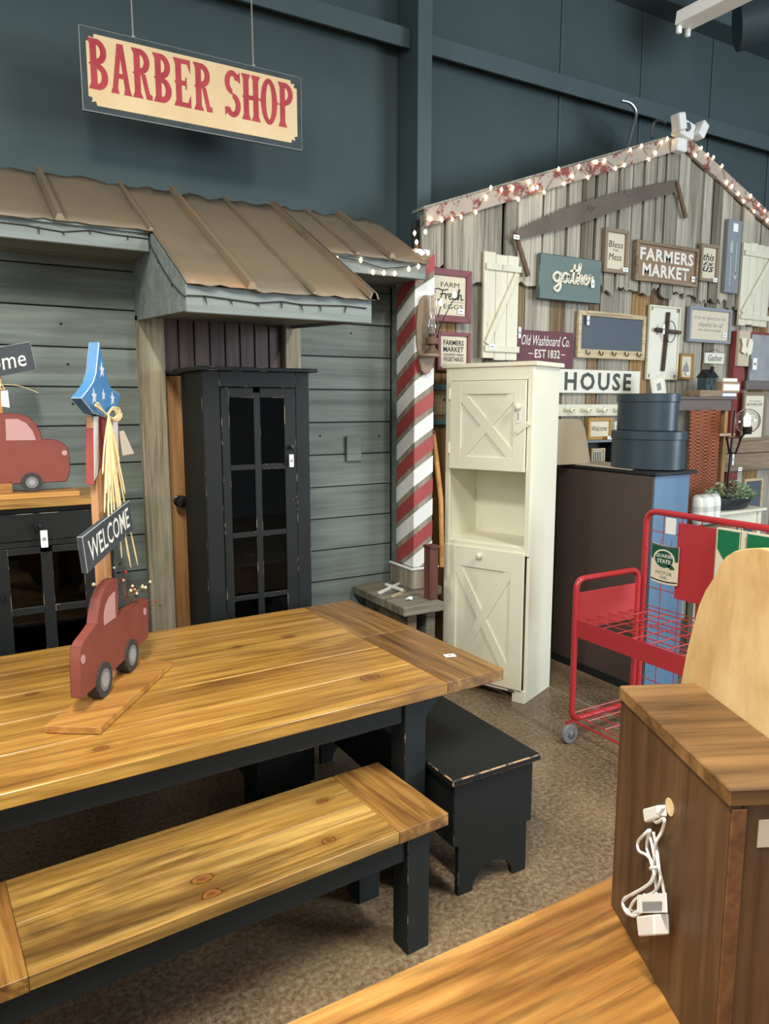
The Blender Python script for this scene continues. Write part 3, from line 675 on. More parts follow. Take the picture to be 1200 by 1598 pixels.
t, R = framed('framed_sign', 'narrow grey framed sign with script this is us', 'sign', (1096, 379, 1124, 438), UP, .022, 'frame_taupe', 'sign_cream', .03)
for tx, a, b in (('this', .58, .82), ('is', .42, .56), ('us', .22, .40)): say(t, R, tx, 'print_black', .12, .9, a, b, shear=.3, bold=.01)
price(t, 1116, 437, .045, .03, UP-.034)
t, R = plate('spoon_board', 'tall blue grey board printed with wooden spoon and fork', 'sign', (1138, 341, 1159, 457), UP, .03, 'spoon_board', .003)
x0, x1, z0, z1, y = R; h = z1-z0; w_ = x1-x0
sp_ = [(x0+w_*(.30+.11*math.cos(a)), y, z0+h*(.62+.10*math.sin(a))) for a in [i*math.pi/8 for i in range(16)]]
MB().prism(sp_, (0, -.002, 0)).box(x0+w_*.27, x0+w_*.33, y-.002, y, z0+h*.1, z0+h*.54).build('spoon_print', 'spoon_print', t)
MB().box(x0+w_*.66, x0+w_*.72, y-.002, y, z0+h*.25, z0+h*.70).prism([(x0+w_*(.69+.10*math.cos(a)), y, z0+h*(.24+.05*math.sin(a))) for a in [i*math.pi/6 for i in range(12)]], (0, -.002, 0)).build('fork_print', 'spoon_print', t)
bx('paper_label', 'paper', t, x0+w_*.35, x0+w_*.7, y-.002, y, z0+h*.84, z0+h*.95)
# chalkboard with hooks
t, R = framed('chalkboard', 'tan framed chalkboard with a row of metal hooks', 'chalkboard', (904, 484, 1010, 558), LO, .03, 'frame_tan', 'chalkboard', .025)
x0, x1, z0, z1, y = R
bx('hook_rail', 'frame_tan', t, x0, x1, y-.008, y+.002, z0-.002, z0+.03, .001); bx('ledge', 'frame_tan', t, x0+.04, x1-.12, y-.022, y-.004, z1+.014, z1+.032, .002)
for i in range(5):
    hx = x0+.05+(x1-x0-.1)*i/4; MB().tube(smoothpts([(hx, y-.01, z0+.022), (hx, y-.02, z0-.002), (hx, y-.038, z0-.008), (hx, y-.045, z0+.012)], 4), .0035, 6).build('hook', 'metal_dark', t)
price(t, 918, 500, .022, .06, y-.02)
# framed stick cross
t, R = framed('cross_plaque', 'distressed cream panel with a dark twig cross and wire ring', 'plaque', (1015, 475, 1064, 592), LO, .014, 'cream_old', 'house_white', .022)
x0, x1, z0, z1, y = R; w_ = x1-x0; h = z1-z0; cx = x0+.55*w_
MB().tube([(cx+.01, y-.012, z0+h*.94), (cx, y-.012, z0+h*.6), (cx-.018, y-.012, z0+h*.10)], [.016, .017, .016], 7).build('cross_upright', 'cross_wood', t, smooth=True)
MB().tube([(x0+.12*w_, y-.026, z0+h*.68), (x1-.02*w_, y-.026, z0+h*.66)], [.015, .014], 7).build('cross_arm', 'cross_wood', t, smooth=True)
MB().tube([(cx+.015+.055*math.cos(a), y-.035, z0+h*.66+.075*math.sin(a)) for a in [i*math.pi/12 for i in range(24)]], .003, 5, closed=True).build('wire_ring', 'wire_dark', t)
for sx_, sz_ in ((0, 0), (1, 0), (0, 1), (1, 1)):
    px_ = x0+.012+sx_*(w_-.024); pz_ = z0+.012+sz_*(h-.024); MB().tube([(px_+.010*math.cos(a), y-.003, pz_+.010*math.sin(a)) for a in [i*math.pi/5 for i in range(10)]], .0025, 5, closed=True).build('corner_scroll', 'wire_dark', t)
price(t, 1036, 514, .02, .07, y-.045)
t, R = framed('framed_sign', 'blue grey framed verse sign with faint script lines', 'sign', (1078, 477, 1144, 533), LO, .022, 'frame_blue', 'sign_cream', .03)
for a, b, c0, c1, tx in ((.66, .82, .1, .92, 'It is so good to be'), (.44, .60, .22, .85, 'thankful for all'), (.26, .40, .22, .82, 'we have today')): say(t, R, tx, 'print_grey', c0, c1, a, b, shear=.3)
price(t, 1131, 523, .05, .03, R[4]-.006)
t, R = plate('small_sign', 'tiny cream board sign reading gather hung on wire', 'sign', (1101, 550, 1131, 567), LO, .015, 'house_white', .002); say(t, R, 'Gather', 'print_black', .14, .9, .25, .82, shear=.3)
MB().tube([(R[0]+.02, R[4], R[3]), ((R[0]+R[1])/2, R[4]+.01, R[3]+.03), (R[1]-.02, R[4], R[3])], .0015, 4).build('hanger_wire', 'wire_dark', t)
t, R = framed('framed_print', 'little gold framed print under the verse sign', 'picture', (1063, 551, 1084, 592), LO, .018, 'frame_gold', 'sign_cream', .022)
x0, x1, z0, z1, y = R; MB().prism([(x0+(x1-x0)*a, y-.0005, z0+(z1-z0)*b) for a, b in ((.2, .25), (.8, .25), (.75, .5), (.6, .62), (.52, .8), (.42, .6), (.25, .5))], (0, -.001, 0)).build('print', 'print_grey', t); price(t, 1074, 583, .04, .02, y-.014)
# HOUSE sign and peg rail
t, R = plate('house_sign', 'long white board with dark block letters house', 'sign', (858, 575, 1000, 613), LO, .02, 'house_white', .003, 'cream_worn')
x0, x1, z0, z1, y = R; a = onY(881, 590, y).x; b = onY(985, 590, y).x
letters('HOUSE', 'house_letter', t, (a, y, z0+.11*(z1-z0)), RX, UZ, b-a, .78*(z1-z0), bold=.03, spacing=1.25)
t, R = plate('peg_rail', 'old cream rail with wooden coat pegs under the house sign', 'peg rail', (862, 631, 978, 650), LO, .02, 'cream_old', .003, part='rail')
for u in (885, 911, 936, 961):
    p = onY(u, 640, R[4]); MB().lathe([(.010, 0), (.010, .03), (.017, .035), (.018, .05), (.010, .058)], (p.x, R[4], p.z), 12, axis='y').build('peg', 'cream_paint', t, smooth=True)
    MB().lathe([(.005, 0), (.005, .003)], (p.x+.004, R[4]-.058, p.z), 8, axis='y').build('screw', 'metal_dark', t)
t, R = framed('framed_sign', 'teal blue framed burlap picture left of the white cabinet', 'picture', (668, 600, 703, 663), LO, .03, 'teal_frame', 'burlap_brown', .03)
x0, x1, z0, z1, y = R; bx('inner_board', 'frame_tan', t, x0+.02, x1+.0, y-.006, y, z0+.03, z1-.03); MB().ball(((x0+x1)/2+.04, y-.008, z1-.06), .007, 6).build('knob', 'metal_dark', t)
# oil lamp sconce on the striped post
yb = PY0-.003
t = thing('wall_sconce', 'tan wooden wall sconce with glass chimney lamp on striped post', 'sconce', onY(664, 580, yb))
def S(u, v, dy=0): return onY(u, v, yb-dy)
ol = [(660, 461), (667, 461), (673, 468), (677, 485), (678, 510), (677, 535), (673, 556), (652, 556), (649, 535), (648, 510), (650, 485), (654, 468)]
MB().prism([S(u, v) for u, v in ol], (0, -.016, 0)).build('back_plate', 'frame_taupe', t, .003)
c = S(669, 555, .06); MB().lathe([(.058, 0), (.062, .004), (.062, .012), (.058, .016)], (c.x, c.y, c.z-.008), 24).build('shelf', 'frame_taupe', t, smooth=True)
MB().prism([S(u, v, .012) for u, v in ((651, 557), (676, 557), (673, 570), (668, 582), (661, 585), (655, 578))], (0, -.02, 0)).build('bracket', 'frame_taupe', t, .003)
c = S(674, 553, .06)
MB().lathe([(.045, 0), (.04, .01), (.02, .035), (.018, .05), (.034, .055), (.034, .085), (.022, .092), (.016, .11)], c, 18).build('oil_font', 'handle_wood', t, smooth=True)
MB().lathe([(.022, .095), (.034, .13), (.036, .16), (.028, .2), (.022, .25), (.021, .31)], c, 20).build('glass_chimney', 'clear_glass', t, smooth=True).modifiers.new('thin', 'SOLIDIFY').thickness = .0015
for u, v, dy in ((688, 473, .05), (709, 461, .02)):
    p = S(u, v, dy); MB().lathe([(.004, -.014), (.011, -.004), (.010, .006), (.004, .018), (.001, .026)], p, 8).build('flame_bulb', 'bulb_glow', t, smooth='all')
    MB().tube(smoothpts([c+UZ*.1+Vector((.03, 0, 0)), (c+p)/2+UZ*.03, p-UZ*.014], 5), .003, 5).build('bulb_arm', 'wire_dark', t)
# emergency lamp unit on the peak
p = onY(1062, 225, 3.62)
t = thing('emergency_light', 'white emergency light unit with two lamp heads on gable peak', 'emergency light', p)
mx = Matrix.Translation(p+Vector((.02, 0, .09))) @ Matrix.Rotation(.18, 4, 'Y')
MB().box(-.075, .075, -.04, .04, -.05, .055, mx).build('housing', 'white_enamel', t, .01, seg=2)
for dx, rot, dz in ((-.10, -.25, .05), (.12, .5, .02)):
    m2 = Matrix.Translation(p+Vector((dx+.02, -.03, .09+dz*.5))) @ Matrix.Rotation(rot, 4, 'Y'); MB().box(-.035, .035, -.05, .03, -.055, .055, m2).build('lamp_head', 'white_enamel', t, .012, seg=2)
MB().lathe([(.03, 0), (.026, .012), (.01, .014)], p+Vector((.01, -.04, .10)), 16, axis='y').build('lens', 'metal_grey', t, smooth=True)
bx('mount_block', 'white_enamel', t, p.x-.04, p.x+.06, p.y-.01, p.y+.05, p.z-.045, p.z+.04, .006)
t = thing('conduit', 'looped silver flexible conduit behind the gable peak', 'conduit', onY(980, 222, 3.85))
MB().tube(smoothpts([onY(979, 232, 3.85), onY(987, 200, 3.85), onY(993, 178, 3.85), onY(985, 162, 3.85), onY(970, 157, 3.87)], 6), .011, 8).build('loop_hose', 'metal_grey', t, smooth=True)
MB().tube(smoothpts([onY(1017, 215, 3.8), onY(1019, 195, 3.8), onY(1028, 188, 3.76), onY(1040, 192, 3.70)], 6), .010, 8).build('loop_hose', 'metal_grey', t, smooth=True)
# ------------------------------------------------------------------ barber shop sign
yb = 3.80; x0, x1, z0, z1 = .622, 1.708, 3.025, 3.385
t = thing('hanging_sign', 'hanging cream barber shop sign with dark border and red lettering', 'sign', ((x0+x1)/2, yb, z0))
bx('sign_board', 'sign_black', t, x0, x1, yb-.018, yb, z0, z1, .003, 'chalk_edge')
m = .028; cr = .035; P = []
for cx, cz, a0 in ((x0+m, z0+m, 0), (x1-m, z0+m, 1), (x1-m, z1-m, 2), (x0+m, z1-m, 3)):
    arc = []
    for i in range(7):
        a = math.pi/2*i/6; dx, dz = cr*math.cos(a), cr*math.sin(a)
        arc.append({0: (cx+dz*1, cz+dx), 1: (cx-dx, cz+dz), 2: (cx-dz, cz-dx), 3: (cx+dx, cz-dz)}[a0])
    # small outward spikes at the scooped corners
    mid = arc[3]; arc = arc[:3]+[((mid[0]+cx*1)/2*1.0, (mid[1]+cz)/2)]+arc[4:]
    P += arc
MB().prism([(a, yb-.0185, b) for a, b in P], (0, -.0015, 0)).build('cream_field', 'sign_buff', t)
# western slab letters
def slab(ch):
    S = []   # polygons in a 1 x 1.6 box
    R_ = lambda a, b, c, d: S.append([(a, c), (b, c), (b, d), (a, d)])
    def stem(cx, w=.33, y0=0, y1=1.6, flare=.12, spur=True):
        S.append([(cx-w/2-flare, y0), (cx+w/2+flare, y0), (cx+w/2, y0+.2), (cx+w/2, y1-.2), (cx+w/2+flare, y1), (cx-w/2-flare, y1), (cx-w/2, y1-.2), (cx-w/2, y0+.2)])
        if spur: S.append([(cx-w/2-.09, .8), (cx, .66), (cx+w/2+.09, .8), (cx, .94)])
    def arc(cx, cy, rx, ry, a0, a1, w, n=10):
        for i in range(n):
            p, q = math.radians(a0+(a1-a0)*i/n), math.radians(a0+(a1-a0)*(i+1)/n)
            f = lambda t, k: (cx+(rx-(w if k else 0))*math.cos(t), cy+(ry-(.19 if k else 0))*math.sin(t))
            S.append([f(p, 0), f(q, 0), f(q, 1), f(p, 1)])
    if ch in 'BRP':
        stem(.24); arc(.42, 1.2, .5, .4, -90, 90, .31); R_(.24, .46, 1.44, 1.6); R_(.24, .46, .8, .94)
    if ch == 'B': arc(.42, .42, .54, .42, -90, 90, .33); R_(.24, .46, 0, .16)
    if ch == 'R': S.append([(.42, .84), (.68, .8), (.88, .2), (1.02, .16), (1.02, 0), (.7, 0), (.6, .3)])
    if ch == 'A':
        S.append([(.34, 1.6), (.66, 1.6), (.95, .2), (1.05, 0), (.62, 0), (.68, .2), (.5, 1.15), (.32, .2), (.38, 0), (-.05, 0), (.05, .2)]); R_(.28, .72, .5, .66)
    if ch == 'E':
        stem(.24); R_(.24, .9, 1.44, 1.6); R_(.24, .9, 0, .16); R_(.24, .68, .72, .88); S.append([(.74, 1.44), (.92, 1.15), (.92, 1.6)]); S.append([(.74, .16), (.92, 0), (.92, .45)]); R_(.62, .7, .6, 1.0)
    if ch == 'H': stem(.2); stem(.8); R_(.2, .8, .72, .88)
    if ch == 'O': arc(.5, .8, .52, .82, 0, 360, .33, 22); S.append([(-.1, .8), (.04, .66), (.18, .8), (.04, .94)]); S.append([(.82, .8), (.96, .66), (1.1, .8), (.96, .94)])
    if ch == 'S':
        arc(.5, 1.19, .46, .42, 20, 270, .30, 14); arc(.5, .41, .48, .42, -160, 90, .31, 14); S.append([(.74, 1.3), (.98, 1.2), (.96, 1.6), (.84, 1.5)]); S.append([(.02, .3), (.24, .36), (.16, .12), (.04, 0)])
    return S
word = 'BARBER SHOP'; adv = {' ': .62}; tot = sum(adv.get(c, 1.13) for c in word)
lx0, lx1 = onY(139, 110, yb-.02).x, onY(462, 170, yb-.02).x; zb0 = z0+.27*(z1-z0); hh = .60*(z1-z0); k = (lx1-lx0)/tot; cur = lx0
for ch in word:
    if ch != ' ':
        mb = MB()
        for i, pg in enumerate(slab(ch)): mb.prism([(cur+a*k, yb-.0202, zb0+b/1.6*hh) for a, b in pg], (0, -.0008-.00006*(i % 9), 0))
        mb.build('letter', 'sign_letter_red', t)
    cur += adv.get(ch, 1.13)*k
for u, dx in ((207, 0), (393, 0)):
    xx = onY(u, 60, yb).x; MB().tube([(xx, yb-.01, z1-.004), (xx-.012, yb-.01, 5.4)], .0035, 5).build('hanging_string', 'string_pale', t); MB().ball((xx, yb-.012, z1+.004), .009, 6).build('knot', 'string_pale', t)
# fluorescent fixture
fx = thing('fluorescent_fixture', 'white fluorescent strip fixture hanging at top right', 'light fixture', (3.25, 2.6, 3.5))
A = onZ(1064, 44, 3.5); L = 1.25
MB().prism([(A.x-.055, A.y, 3.5), (A.x+.055, A.y, 3.5), (A.x+.045, A.y, 3.565), (A.x-.045, A.y, 3.565)], (.04, -L, 0)).build('housing', 'white_enamel', fx, .003)
for dx in (-.032, .032):
    MB().box(A.x+dx-.012, A.x+dx+.012, A.y-.02, A.y, 3.465, 3.5).build('lamp_socket', 'white_enamel', fx, .004)
MB().tube([(A.x, A.y-.2, 3.56), (A.x, A.y-.2, 4.8)], .004, 5).build('hanger_wire', 'metal_dark', fx)

# ------------------------------------------------------------------ dining table
TT = thing('dining_table', 'long golden pine farmhouse dining table with black legs', 'table', (0, 1.935, 0), math.radians(2.0))
def tb(name, mat, *a, bev=.003, wear=None, parent=None): return bx(name, mat, parent or TT, *a, bev=bev, wear=wear, world=False)
XL, XB, XR, YW = -.62, 1.415, 1.672, 1.13
for i in range(5):
    tb('top_plank', 'golden_top', XL, XB-.001, YW*i/5+.0012, YW*(i+1)/5-.0012, .708, .75, bev=.0018)
tb('breadboard_end', 'golden_cross', XB, XR, .004, YW*.52, .706, .75); tb('breadboard_end', 'golden_cross', XB, XR, YW*.52+.001, YW-.002, .706, .75)
tb('breadboard_end', 'golden_cross', XL-.257, XL-.001, .004, YW-.002, .706, .75)
for y in (.05, YW-.072): tb('apron', 'slate_paint', XL+.05, 1.262, y, y+.022, .622, .708, wear='black_worn')
for x in (1.28,): tb('apron', 'slate_paint', x+.03, x+.052, .13, YW-.13, .622, .708)
for x in (XL+.02, 1.262):
    for y in (.038, YW-.128): tb('leg', 'slate_paint', x, x+.088, y, y+.09, 0, .708, bev=.003, wear='black_worn')
for y in (.06, YW-.1):
    MB().prism([(1.35, y, .708), (1.44, y, .708), (1.44, y, .69), (1.35, y, .60)], (0, .045, 0)).build('corner_brace', 'slate_paint', TT, .002, world=False)
p = onZ(702, 1023, .7515); MB().box(-.022, .022, -.016, .016, 0, .0008, Matrix.Translation(p) @ Matrix.Rotation(-.25, 4, 'Z')).build('price_tag', 'paper', TT)
MB().box(-.008, .006, -.006, .004, .0009, .0013, Matrix.Translation(p) @ Matrix.Rotation(-.25, 4, 'Z')).build('tag_print', 'print_grey', TT)
# ------------------------------------------------------------------ matching bench
BT = thing('farm_bench', 'golden pine plank bench with black legs in front of dining table', 'bench', (-.06, 1.665, 0), math.radians(3.4))
def bb(name, mat, *a, bev=.0014, wear=None): return bx(name, mat, BT, *a, bev=bev, wear=wear, world=False)
bb('seat_plank', 'bench_top', .12, 1.125, 0, .199, .402, .44); bb('seat_plank', 'bench_top', .12, 1.125, .2, .40, .402, .44)
bb('breadboard_end', 'bench_cross', 1.126, 1.312, 0, .40, .40, .44); bb('breadboard_end', 'bench_cross', -.075, .119, 0, .40, .40, .44)
for y in (.03, .348): bb('apron', 'slate_paint', .05, 1.18, y, y+.022, .315, .402, wear='black_worn')
for x in (-.035, 1.17):
    for y in (.018, .302): bb('leg', 'slate_paint', x, x+.082, y, y+.08, 0, .402, wear='black_worn')
    bb('end_apron', 'slate_paint', x+.03, x+.05, .098, .302, .315, .402)
# ------------------------------------------------------------------ black box benches
def box_bench(label, x0, x1, y0, y1, h, name='black_bench'):
    t = thing(name, label, 'bench' if name == 'black_bench' else 'stool', ((x0+x1)/2, (y0+y1)/2, 0)); s_ = .022
    bx('seat', 'black_paint', t, x0-.02, x1+.02, y0-.02, y1+.02, h-.024, h, .004, 'black_worn_tan')
    for x in (x0, x1-s_): bx('side_apron', 'black_paint', t, x, x+s_, y0+.004, y1-.004, h*.42, h-.024, .002, 'black_worn')
    w = x1-x0; c = (x0+x1)/2
    for y in (y0, y1-.022):
        a = x0+.022; b = x1-.022
        P = [(x0+.001, y, h*.42), (a, y, h*.42), (a, y, 0), (a+.06*w/.35, y, 0)] + [(c+(b-a)*.30*math.cos(q), y, .0+.085*math.sin(q)) for q in [math.pi-math.pi*i/8 for i in range(9)]] + [(b-.06*w/.35, y, 0), (b, y, 0), (b, y, h*.42), (x1-.001, y, h*.42), (x1-.001, y, h-.024), (x0+.001, y, h-.024)]
        MB().prism(P, (0, .022, 0)).build('end_panel', 'black_paint', t, .0015, wear='black_worn')
    return t
box_bench('black painted bench with bootjack ends at dining table corner', 1.385, 1.735, 1.90, 3.03, .45)
box_bench('small black stool tucked under the dining table', .93, 1.17, 2.56, 2.80, .46, 'black_stool')

# ------------------------------------------------------------------ black glazed cabinet in front of the door
t = thing('black_cabinet', 'tall black display cabinet with glazed door before the shop door', 'cabinet', (1.24, 3.47, 0))
X0, X1, Y0, Y1, H = .985, 1.505, 3.30, 3.66, 1.85
def kb(n, *a, mat='black_paint', bev=.0025, wear='black_worn', par=None): return bx(n, mat, par or t, *a, bev=bev, wear=wear)
kb('cornice', X0-.035, X1+.035, Y0-.03, Y1+.01, 1.85, 1.868)
kb('side_panel', X0, X0+.02, Y0+.02, Y1, 0, 1.85); kb('side_panel', X1-.02, X1, Y0+.02, Y1, 0, 1.85)
kb('back_panel', X0+.02, X1-.02, Y1-.012, Y1, 0, 1.85, mat='black_inside', bev=0, wear=None)
kb('bottom_panel', X0+.02, X1-.02, Y0+.02, Y1-.012, .10, .12, mat='black_inside', bev=0, wear=None); kb('top_panel', X0+.02, X1-.02, Y0+.02, Y1-.012, 1.832, 1.85, mat='black_inside', bev=0, wear=None)
DX0, DX1, DZ0, DZ1 = 1.066, 1.432, .14, 1.775
kb('stile', X0, DX0-.003, Y0, Y0+.02, 0, 1.85); kb('stile', DX1+.003, X1, Y0, Y0+.02, 0, 1.85); kb('rail', DX0-.003, DX1+.003, Y0, Y0+.02, DZ1+.003, 1.85); kb('rail', DX0-.003, DX1+.003, Y0, Y0+.02, 0, DZ0-.003)
for z in (.48, .92, 1.38): kb('shelf', X0+.02, X1-.02, Y0+.06, Y1-.012, z, z+.016, mat='black_inside', bev=0, wear=None)
dpt = thing('door', None, None); dpt.parent = t; dpt.location = (0, 0, 0)
px0, px1, px2, px3 = 1.104, 1.222, 1.254, 1.374
zrows = [(1.42, 1.73), (1.10, 1.395), (.795, 1.075), (.48, .77), (.21, .455)]
kb('door_stile', DX0, px0, Y0-.004, Y0+.016, DZ0, DZ1, par=dpt); kb('door_stile', px3, DX1, Y0-.004, Y0+.016, DZ0, DZ1, par=dpt); kb('muntin', px1, px2, Y0-.003, Y0+.014, DZ0+.02, DZ1-.02, par=dpt)
edges = [DZ1]+[z for r in zrows for z in (r[1], r[0])]+[DZ0]
for i in range(0, len(edges), 2):
    for a, b in ((px0, px1), (px2, px3)): kb('door_rail', a, b, Y0-.003, Y0+.014, edges[i+1], edges[i], par=dpt)
for a, b in ((px0, px1), (px2, px3)):
    for z0_, z1_ in zrows: bx('pane', 'dark_glass', dpt, a-.003, b+.003, Y0+.004, Y0+.007, z0_-.003, z1_+.003)
kn = onY(455, 698, Y0-.02); MB().lathe([(.006, 0), (.006, .012), (.013, .017), (.012, .026), (.003, .029)], (kn.x, Y0-.003, kn.z), 12, axis='y').build('knob', 'black_knob', dpt, smooth=True)
lt = onY(462, 778, Y0-.01); MB().bar((lt.x-.02, Y0-.008, lt.z-.008), (lt.x+.02, Y0-.008, lt.z+.01), .008, .012).build('latch', 'black_paint', dpt, .001, wear='black_worn')
price(dpt, 455, 719, .022, .06, Y0-.03)

# ------------------------------------------------------------------ left hutch with pine top
t = thing('hutch', 'black glazed cupboard with pine top at left edge', 'cupboard', (.1, 3.5, 0))
def hb(n, *a, mat='black_paint', bev=.002, wear='black_worn', par=None): return bx(n, mat, par or t, *a, bev=bev, wear=wear)
HX0, HX1, HY0, HY1 = -.42, .565, 3.27, 3.715
hb('top_board', HX0-.025, HX1+.025, HY0-.03, HY1, 1.288, 1.312, mat='hutch_top', wear=None)
hb('side_panel', HX0, HX0+.02, HY0+.02, HY1, 0, 1.288); hb('side_panel', HX1-.02, HX1, HY0+.02, HY1, 0, 1.288); hb('back_panel', HX0+.02, HX1-.02, HY1-.012, HY1, 0, 1.288, mat='black_inside', wear=None, bev=0)
hb('shelf', HX0+.02, HX1-.02, HY0+.05, HY1-.012, .78, .80, mat='black_inside', wear=None, bev=0); hb('bottom_panel', HX0+.02, HX1-.02, HY0+.02, HY1-.012, .1, .12, mat='black_inside', wear=None, bev=0)
hb('face_rail', HX0, HX1, HY0, HY0+.02, 1.265, 1.288); hb('face_rail', HX0, HX1, HY0, HY0+.02, 1.125, 1.15); hb('face_rail', HX0, HX1, HY0, HY0+.02, 0, .14)
for a, b in ((HX0, HX0+.05), (HX1-.05, HX1), (.05, .085)): hb('face_stile', a, b, HY0, HY0+.02, .14, 1.265)
for a, b in ((HX0+.052, .048), (.087, HX1-.052)):
    d_ = hb('drawer_front', a, b, HY0-.006, HY0+.012, 1.152, 1.263); cx = (a+b)/2-.03
    MB().lathe([(.006, 0), (.006, .012), (.014, .017), (.013, .028), (.003, .031)], (cx, HY0-.006, 1.213), 12, axis='y').build('knob', 'black_knob', d_, smooth=True)
    dd = thing('door', None, None); dd.parent = t
    pz = [(.875, 1.095), (.62, .845), (.37, .59), (.19, .34)]; w_ = (b-a); c1 = a+.072; c2 = (a+b)/2-.022; c3 = (a+b)/2+.022; c4 = b-.072
    hb('door_stile', a, c1, HY0-.004, HY0+.014, .142, 1.123, par=dd); hb('door_stile', c4, b, HY0-.004, HY0+.014, .142, 1.123, par=dd); hb('muntin', c2, c3, HY0-.003, HY0+.012, .17, 1.10, par=dd)
    ee = [1.123]+[z for r in pz for z in (r[1], r[0])]+[.142]
    for i in range(0, len(ee), 2):
        for q0, q1 in ((c1, c2), (c3, c4)): hb('door_rail', q0, q1, HY0-.003, HY0+.012, ee[i+1], ee[i], par=dd)
    for q0, q1 in ((c1, c2), (c3, c4)):
        for a0, a1 in pz: bx('pane', 'dark_glass', dd, q0-.002, q1+.002, HY0+.003, HY0+.006, a0-.002, a1+.002)
    MB().lathe([(.005, 0), (.005, .01), (.011, .014), (.010, .022), (.002, .024)], (a+.045, HY0-.004, .93), 10, axis='y').build('knob', 'black_knob', dd, smooth=True)
price(t, 69, 841, .026, .07, HY0-.04)

# ------------------------------------------------------------------ white cabinet
wc = thing('white_cabinet', 'tall cream cabinet with two cross braced doors and open shelf', 'cabinet', (2.515, 3.573, 0), math.atan2(-.92, .39))
def wb(n, *a, mat='cream_paint', bev=.0025, wear=None, par=None): return bx(n, mat, par or wc, *a, bev=bev, wear=wear, world=False)
WW, WD, WH = .55, .325, 1.905
wb('top_board', -.025, WW+.025, -.028, WD+.004, WH, WH+.024, wear='cream_worn')
wb('side_panel', WW-.02, WW, .0, WD, 0, WH); wb('side_panel', 0, .02, .0, WD, 0, WH); wb('back_panel', .02, WW-.02, WD-.012, WD, .05, WH)
wb('face_frame', .0, .032, -.018, -.0005, .86, WH); wb('face_frame', WW-.032, WW, -.018, -.0005, .86, WH); wb('face_frame', .032, WW-.032, -.018, -.0005, 1.832, WH); wb('face_frame', .032, WW-.032, -.018, -.0005, .86, .905)
wb('shelf', .02, WW-.02, 0, WD-.012, .895, .912); wb('shelf', .02, WW-.02, 0, WD-.012, 1.33, 1.346)
wb('kick_board', 0, .08, -.018, -.001, 0, .055); wb('kick_board', WW-.08, WW, -.018, -.001, 0, .055); wb('kick_rail', 0, WW, -.018, -.001, .055, .075)
def xdoor(x0, x1, z0, z1, fr, top=None):
    top = top or fr
    d_ = thing('door', None, None); d_.parent = wc; y0, y1 = -.032, -.019
    wb('door_panel', x0+.01, x1-.01, -.0225, -.0185, z0+.01, z1-.01, par=d_)
    wb('door_stile', x0, x0+fr, y0, y1, z0, z1, par=d_); wb('door_stile', x1-fr, x1, y0, y1, z0, z1, par=d_); wb('door_rail', x0+fr, x1-fr, y0, y1, z0, z0+fr, par=d_); wb('door_rail', x0+fr, x1-fr, y0, y1, z1-top, z1, par=d_)
    a0, a1, b0, b1 = x0+fr, x1-fr, z0+fr, z1-top; w = .036; yy = -.0305
    for (p, q) in (((a0, b0), (a1, b1)), ((a0, b1), (a1, b0))):
        s_ = 1 if q[1] > p[1] else -1
        MB().prism([(p[0], yy+s_*.0003, p[1]), (p[0]+w, yy+s_*.0003, p[1]), (q[0], yy+s_*.0003, q[1]-s_*w*1.2), (q[0], yy+s_*.0003, q[1]), (q[0]-w, yy+s_*.0003, q[1]), (p[0], yy+s_*.0003, p[1]+s_*w*1.2)], (0, .0075, 0)).build('cross_brace', 'cream_paint', d_, .0012, world=False)
    return d_
d1 = xdoor(.034, WW-.034, 1.33, 1.83, .075); d2 = xdoor(.006, WW-.02, .078, .878, .085, .12)
for d_, x, z in ((d1, WW-.075, 1.688), (d2, WW/2-.02, .838)):
    MB().lathe([(.007, 0), (.007, .012), (.017, .018), (.018, .028), (.009, .035)], (x, -.032, z), 14, axis='y').build('knob', 'cream_paint', d_, smooth=True, world=False)
MB().bar((WW-.085, -.037, 1.545), (WW-.012, -.037, 1.60), .010, .024, (1, 0, 0)).build('turn_latch', 'cream_paint', wc, .002, world=False)
for z in (1.45, 1.76): MB().tube([(.033, -.034, z-.03), (.033, -.034, z+.03)], .005, 8).build('hinge', 'cream_paint', wc, world=False)
o = MB().box(WW-.085, WW-.062, -.036, -.0345, 1.60, 1.67).build('price_tag', 'paper', wc, world=False); MB().box(WW-.079, WW-.072, -.037, -.0362, 1.615, 1.655).build('tag_print', 'print_grey', o, world=False)
MB().box(WW-.10, WW-.06, -.034, -.030, .066, .074).build('hinge', 'metal_grey', wc, world=False)
# ------------------------------------------------------------------ truck ornament on the table
dv = Vector((math.sin(math.radians(32.5)), math.cos(math.radians(32.5)), 0)); nv = Vector((dv.y, -dv.x, 0)); tp0 = Vector((.347, 2.372, .774))
def TP(u, v, off=0.0): return onP(u, v, tp0+nv*off, nv)
def c7(x, y): return (60+x*.23786, 780+y*.23786)
def c5(x, y): return (x*.31283, 500+y*.31283)
def c6(x, y): return (100+x*.17528, 520+y*.17528)
A = onZ(69, 1133, .774); B = onZ(156, 1135, .774); Cc = onZ(269, 1031, .774)
t = thing('truck_ornament', 'red wooden pickup truck ornament with blue star picket and welcome board on table', 'ornament', (tp0.x, tp0.y, .752))
MB().prism([A, B, Cc, A+Cc-B], (0, 0, -.0215)).build('base_board', ['base_pine'], t, .001)
ol = [(288, 1303), (282, 1180), (281, 1060), (285, 965), (305, 925), (340, 880), (385, 815), (395, 740), (410, 650), (440, 575), (480, 530), (518, 512), (524, 560), (526, 765), (600, 715), (700, 645), (722, 652), (722, 905), (600, 1020), (430, 1185)]
tk = MB().prism([TP(*c7(*q)) for q in ol], -nv*.036).build('truck_body', 'truck_red', t, .0025, wear='truck_edge')
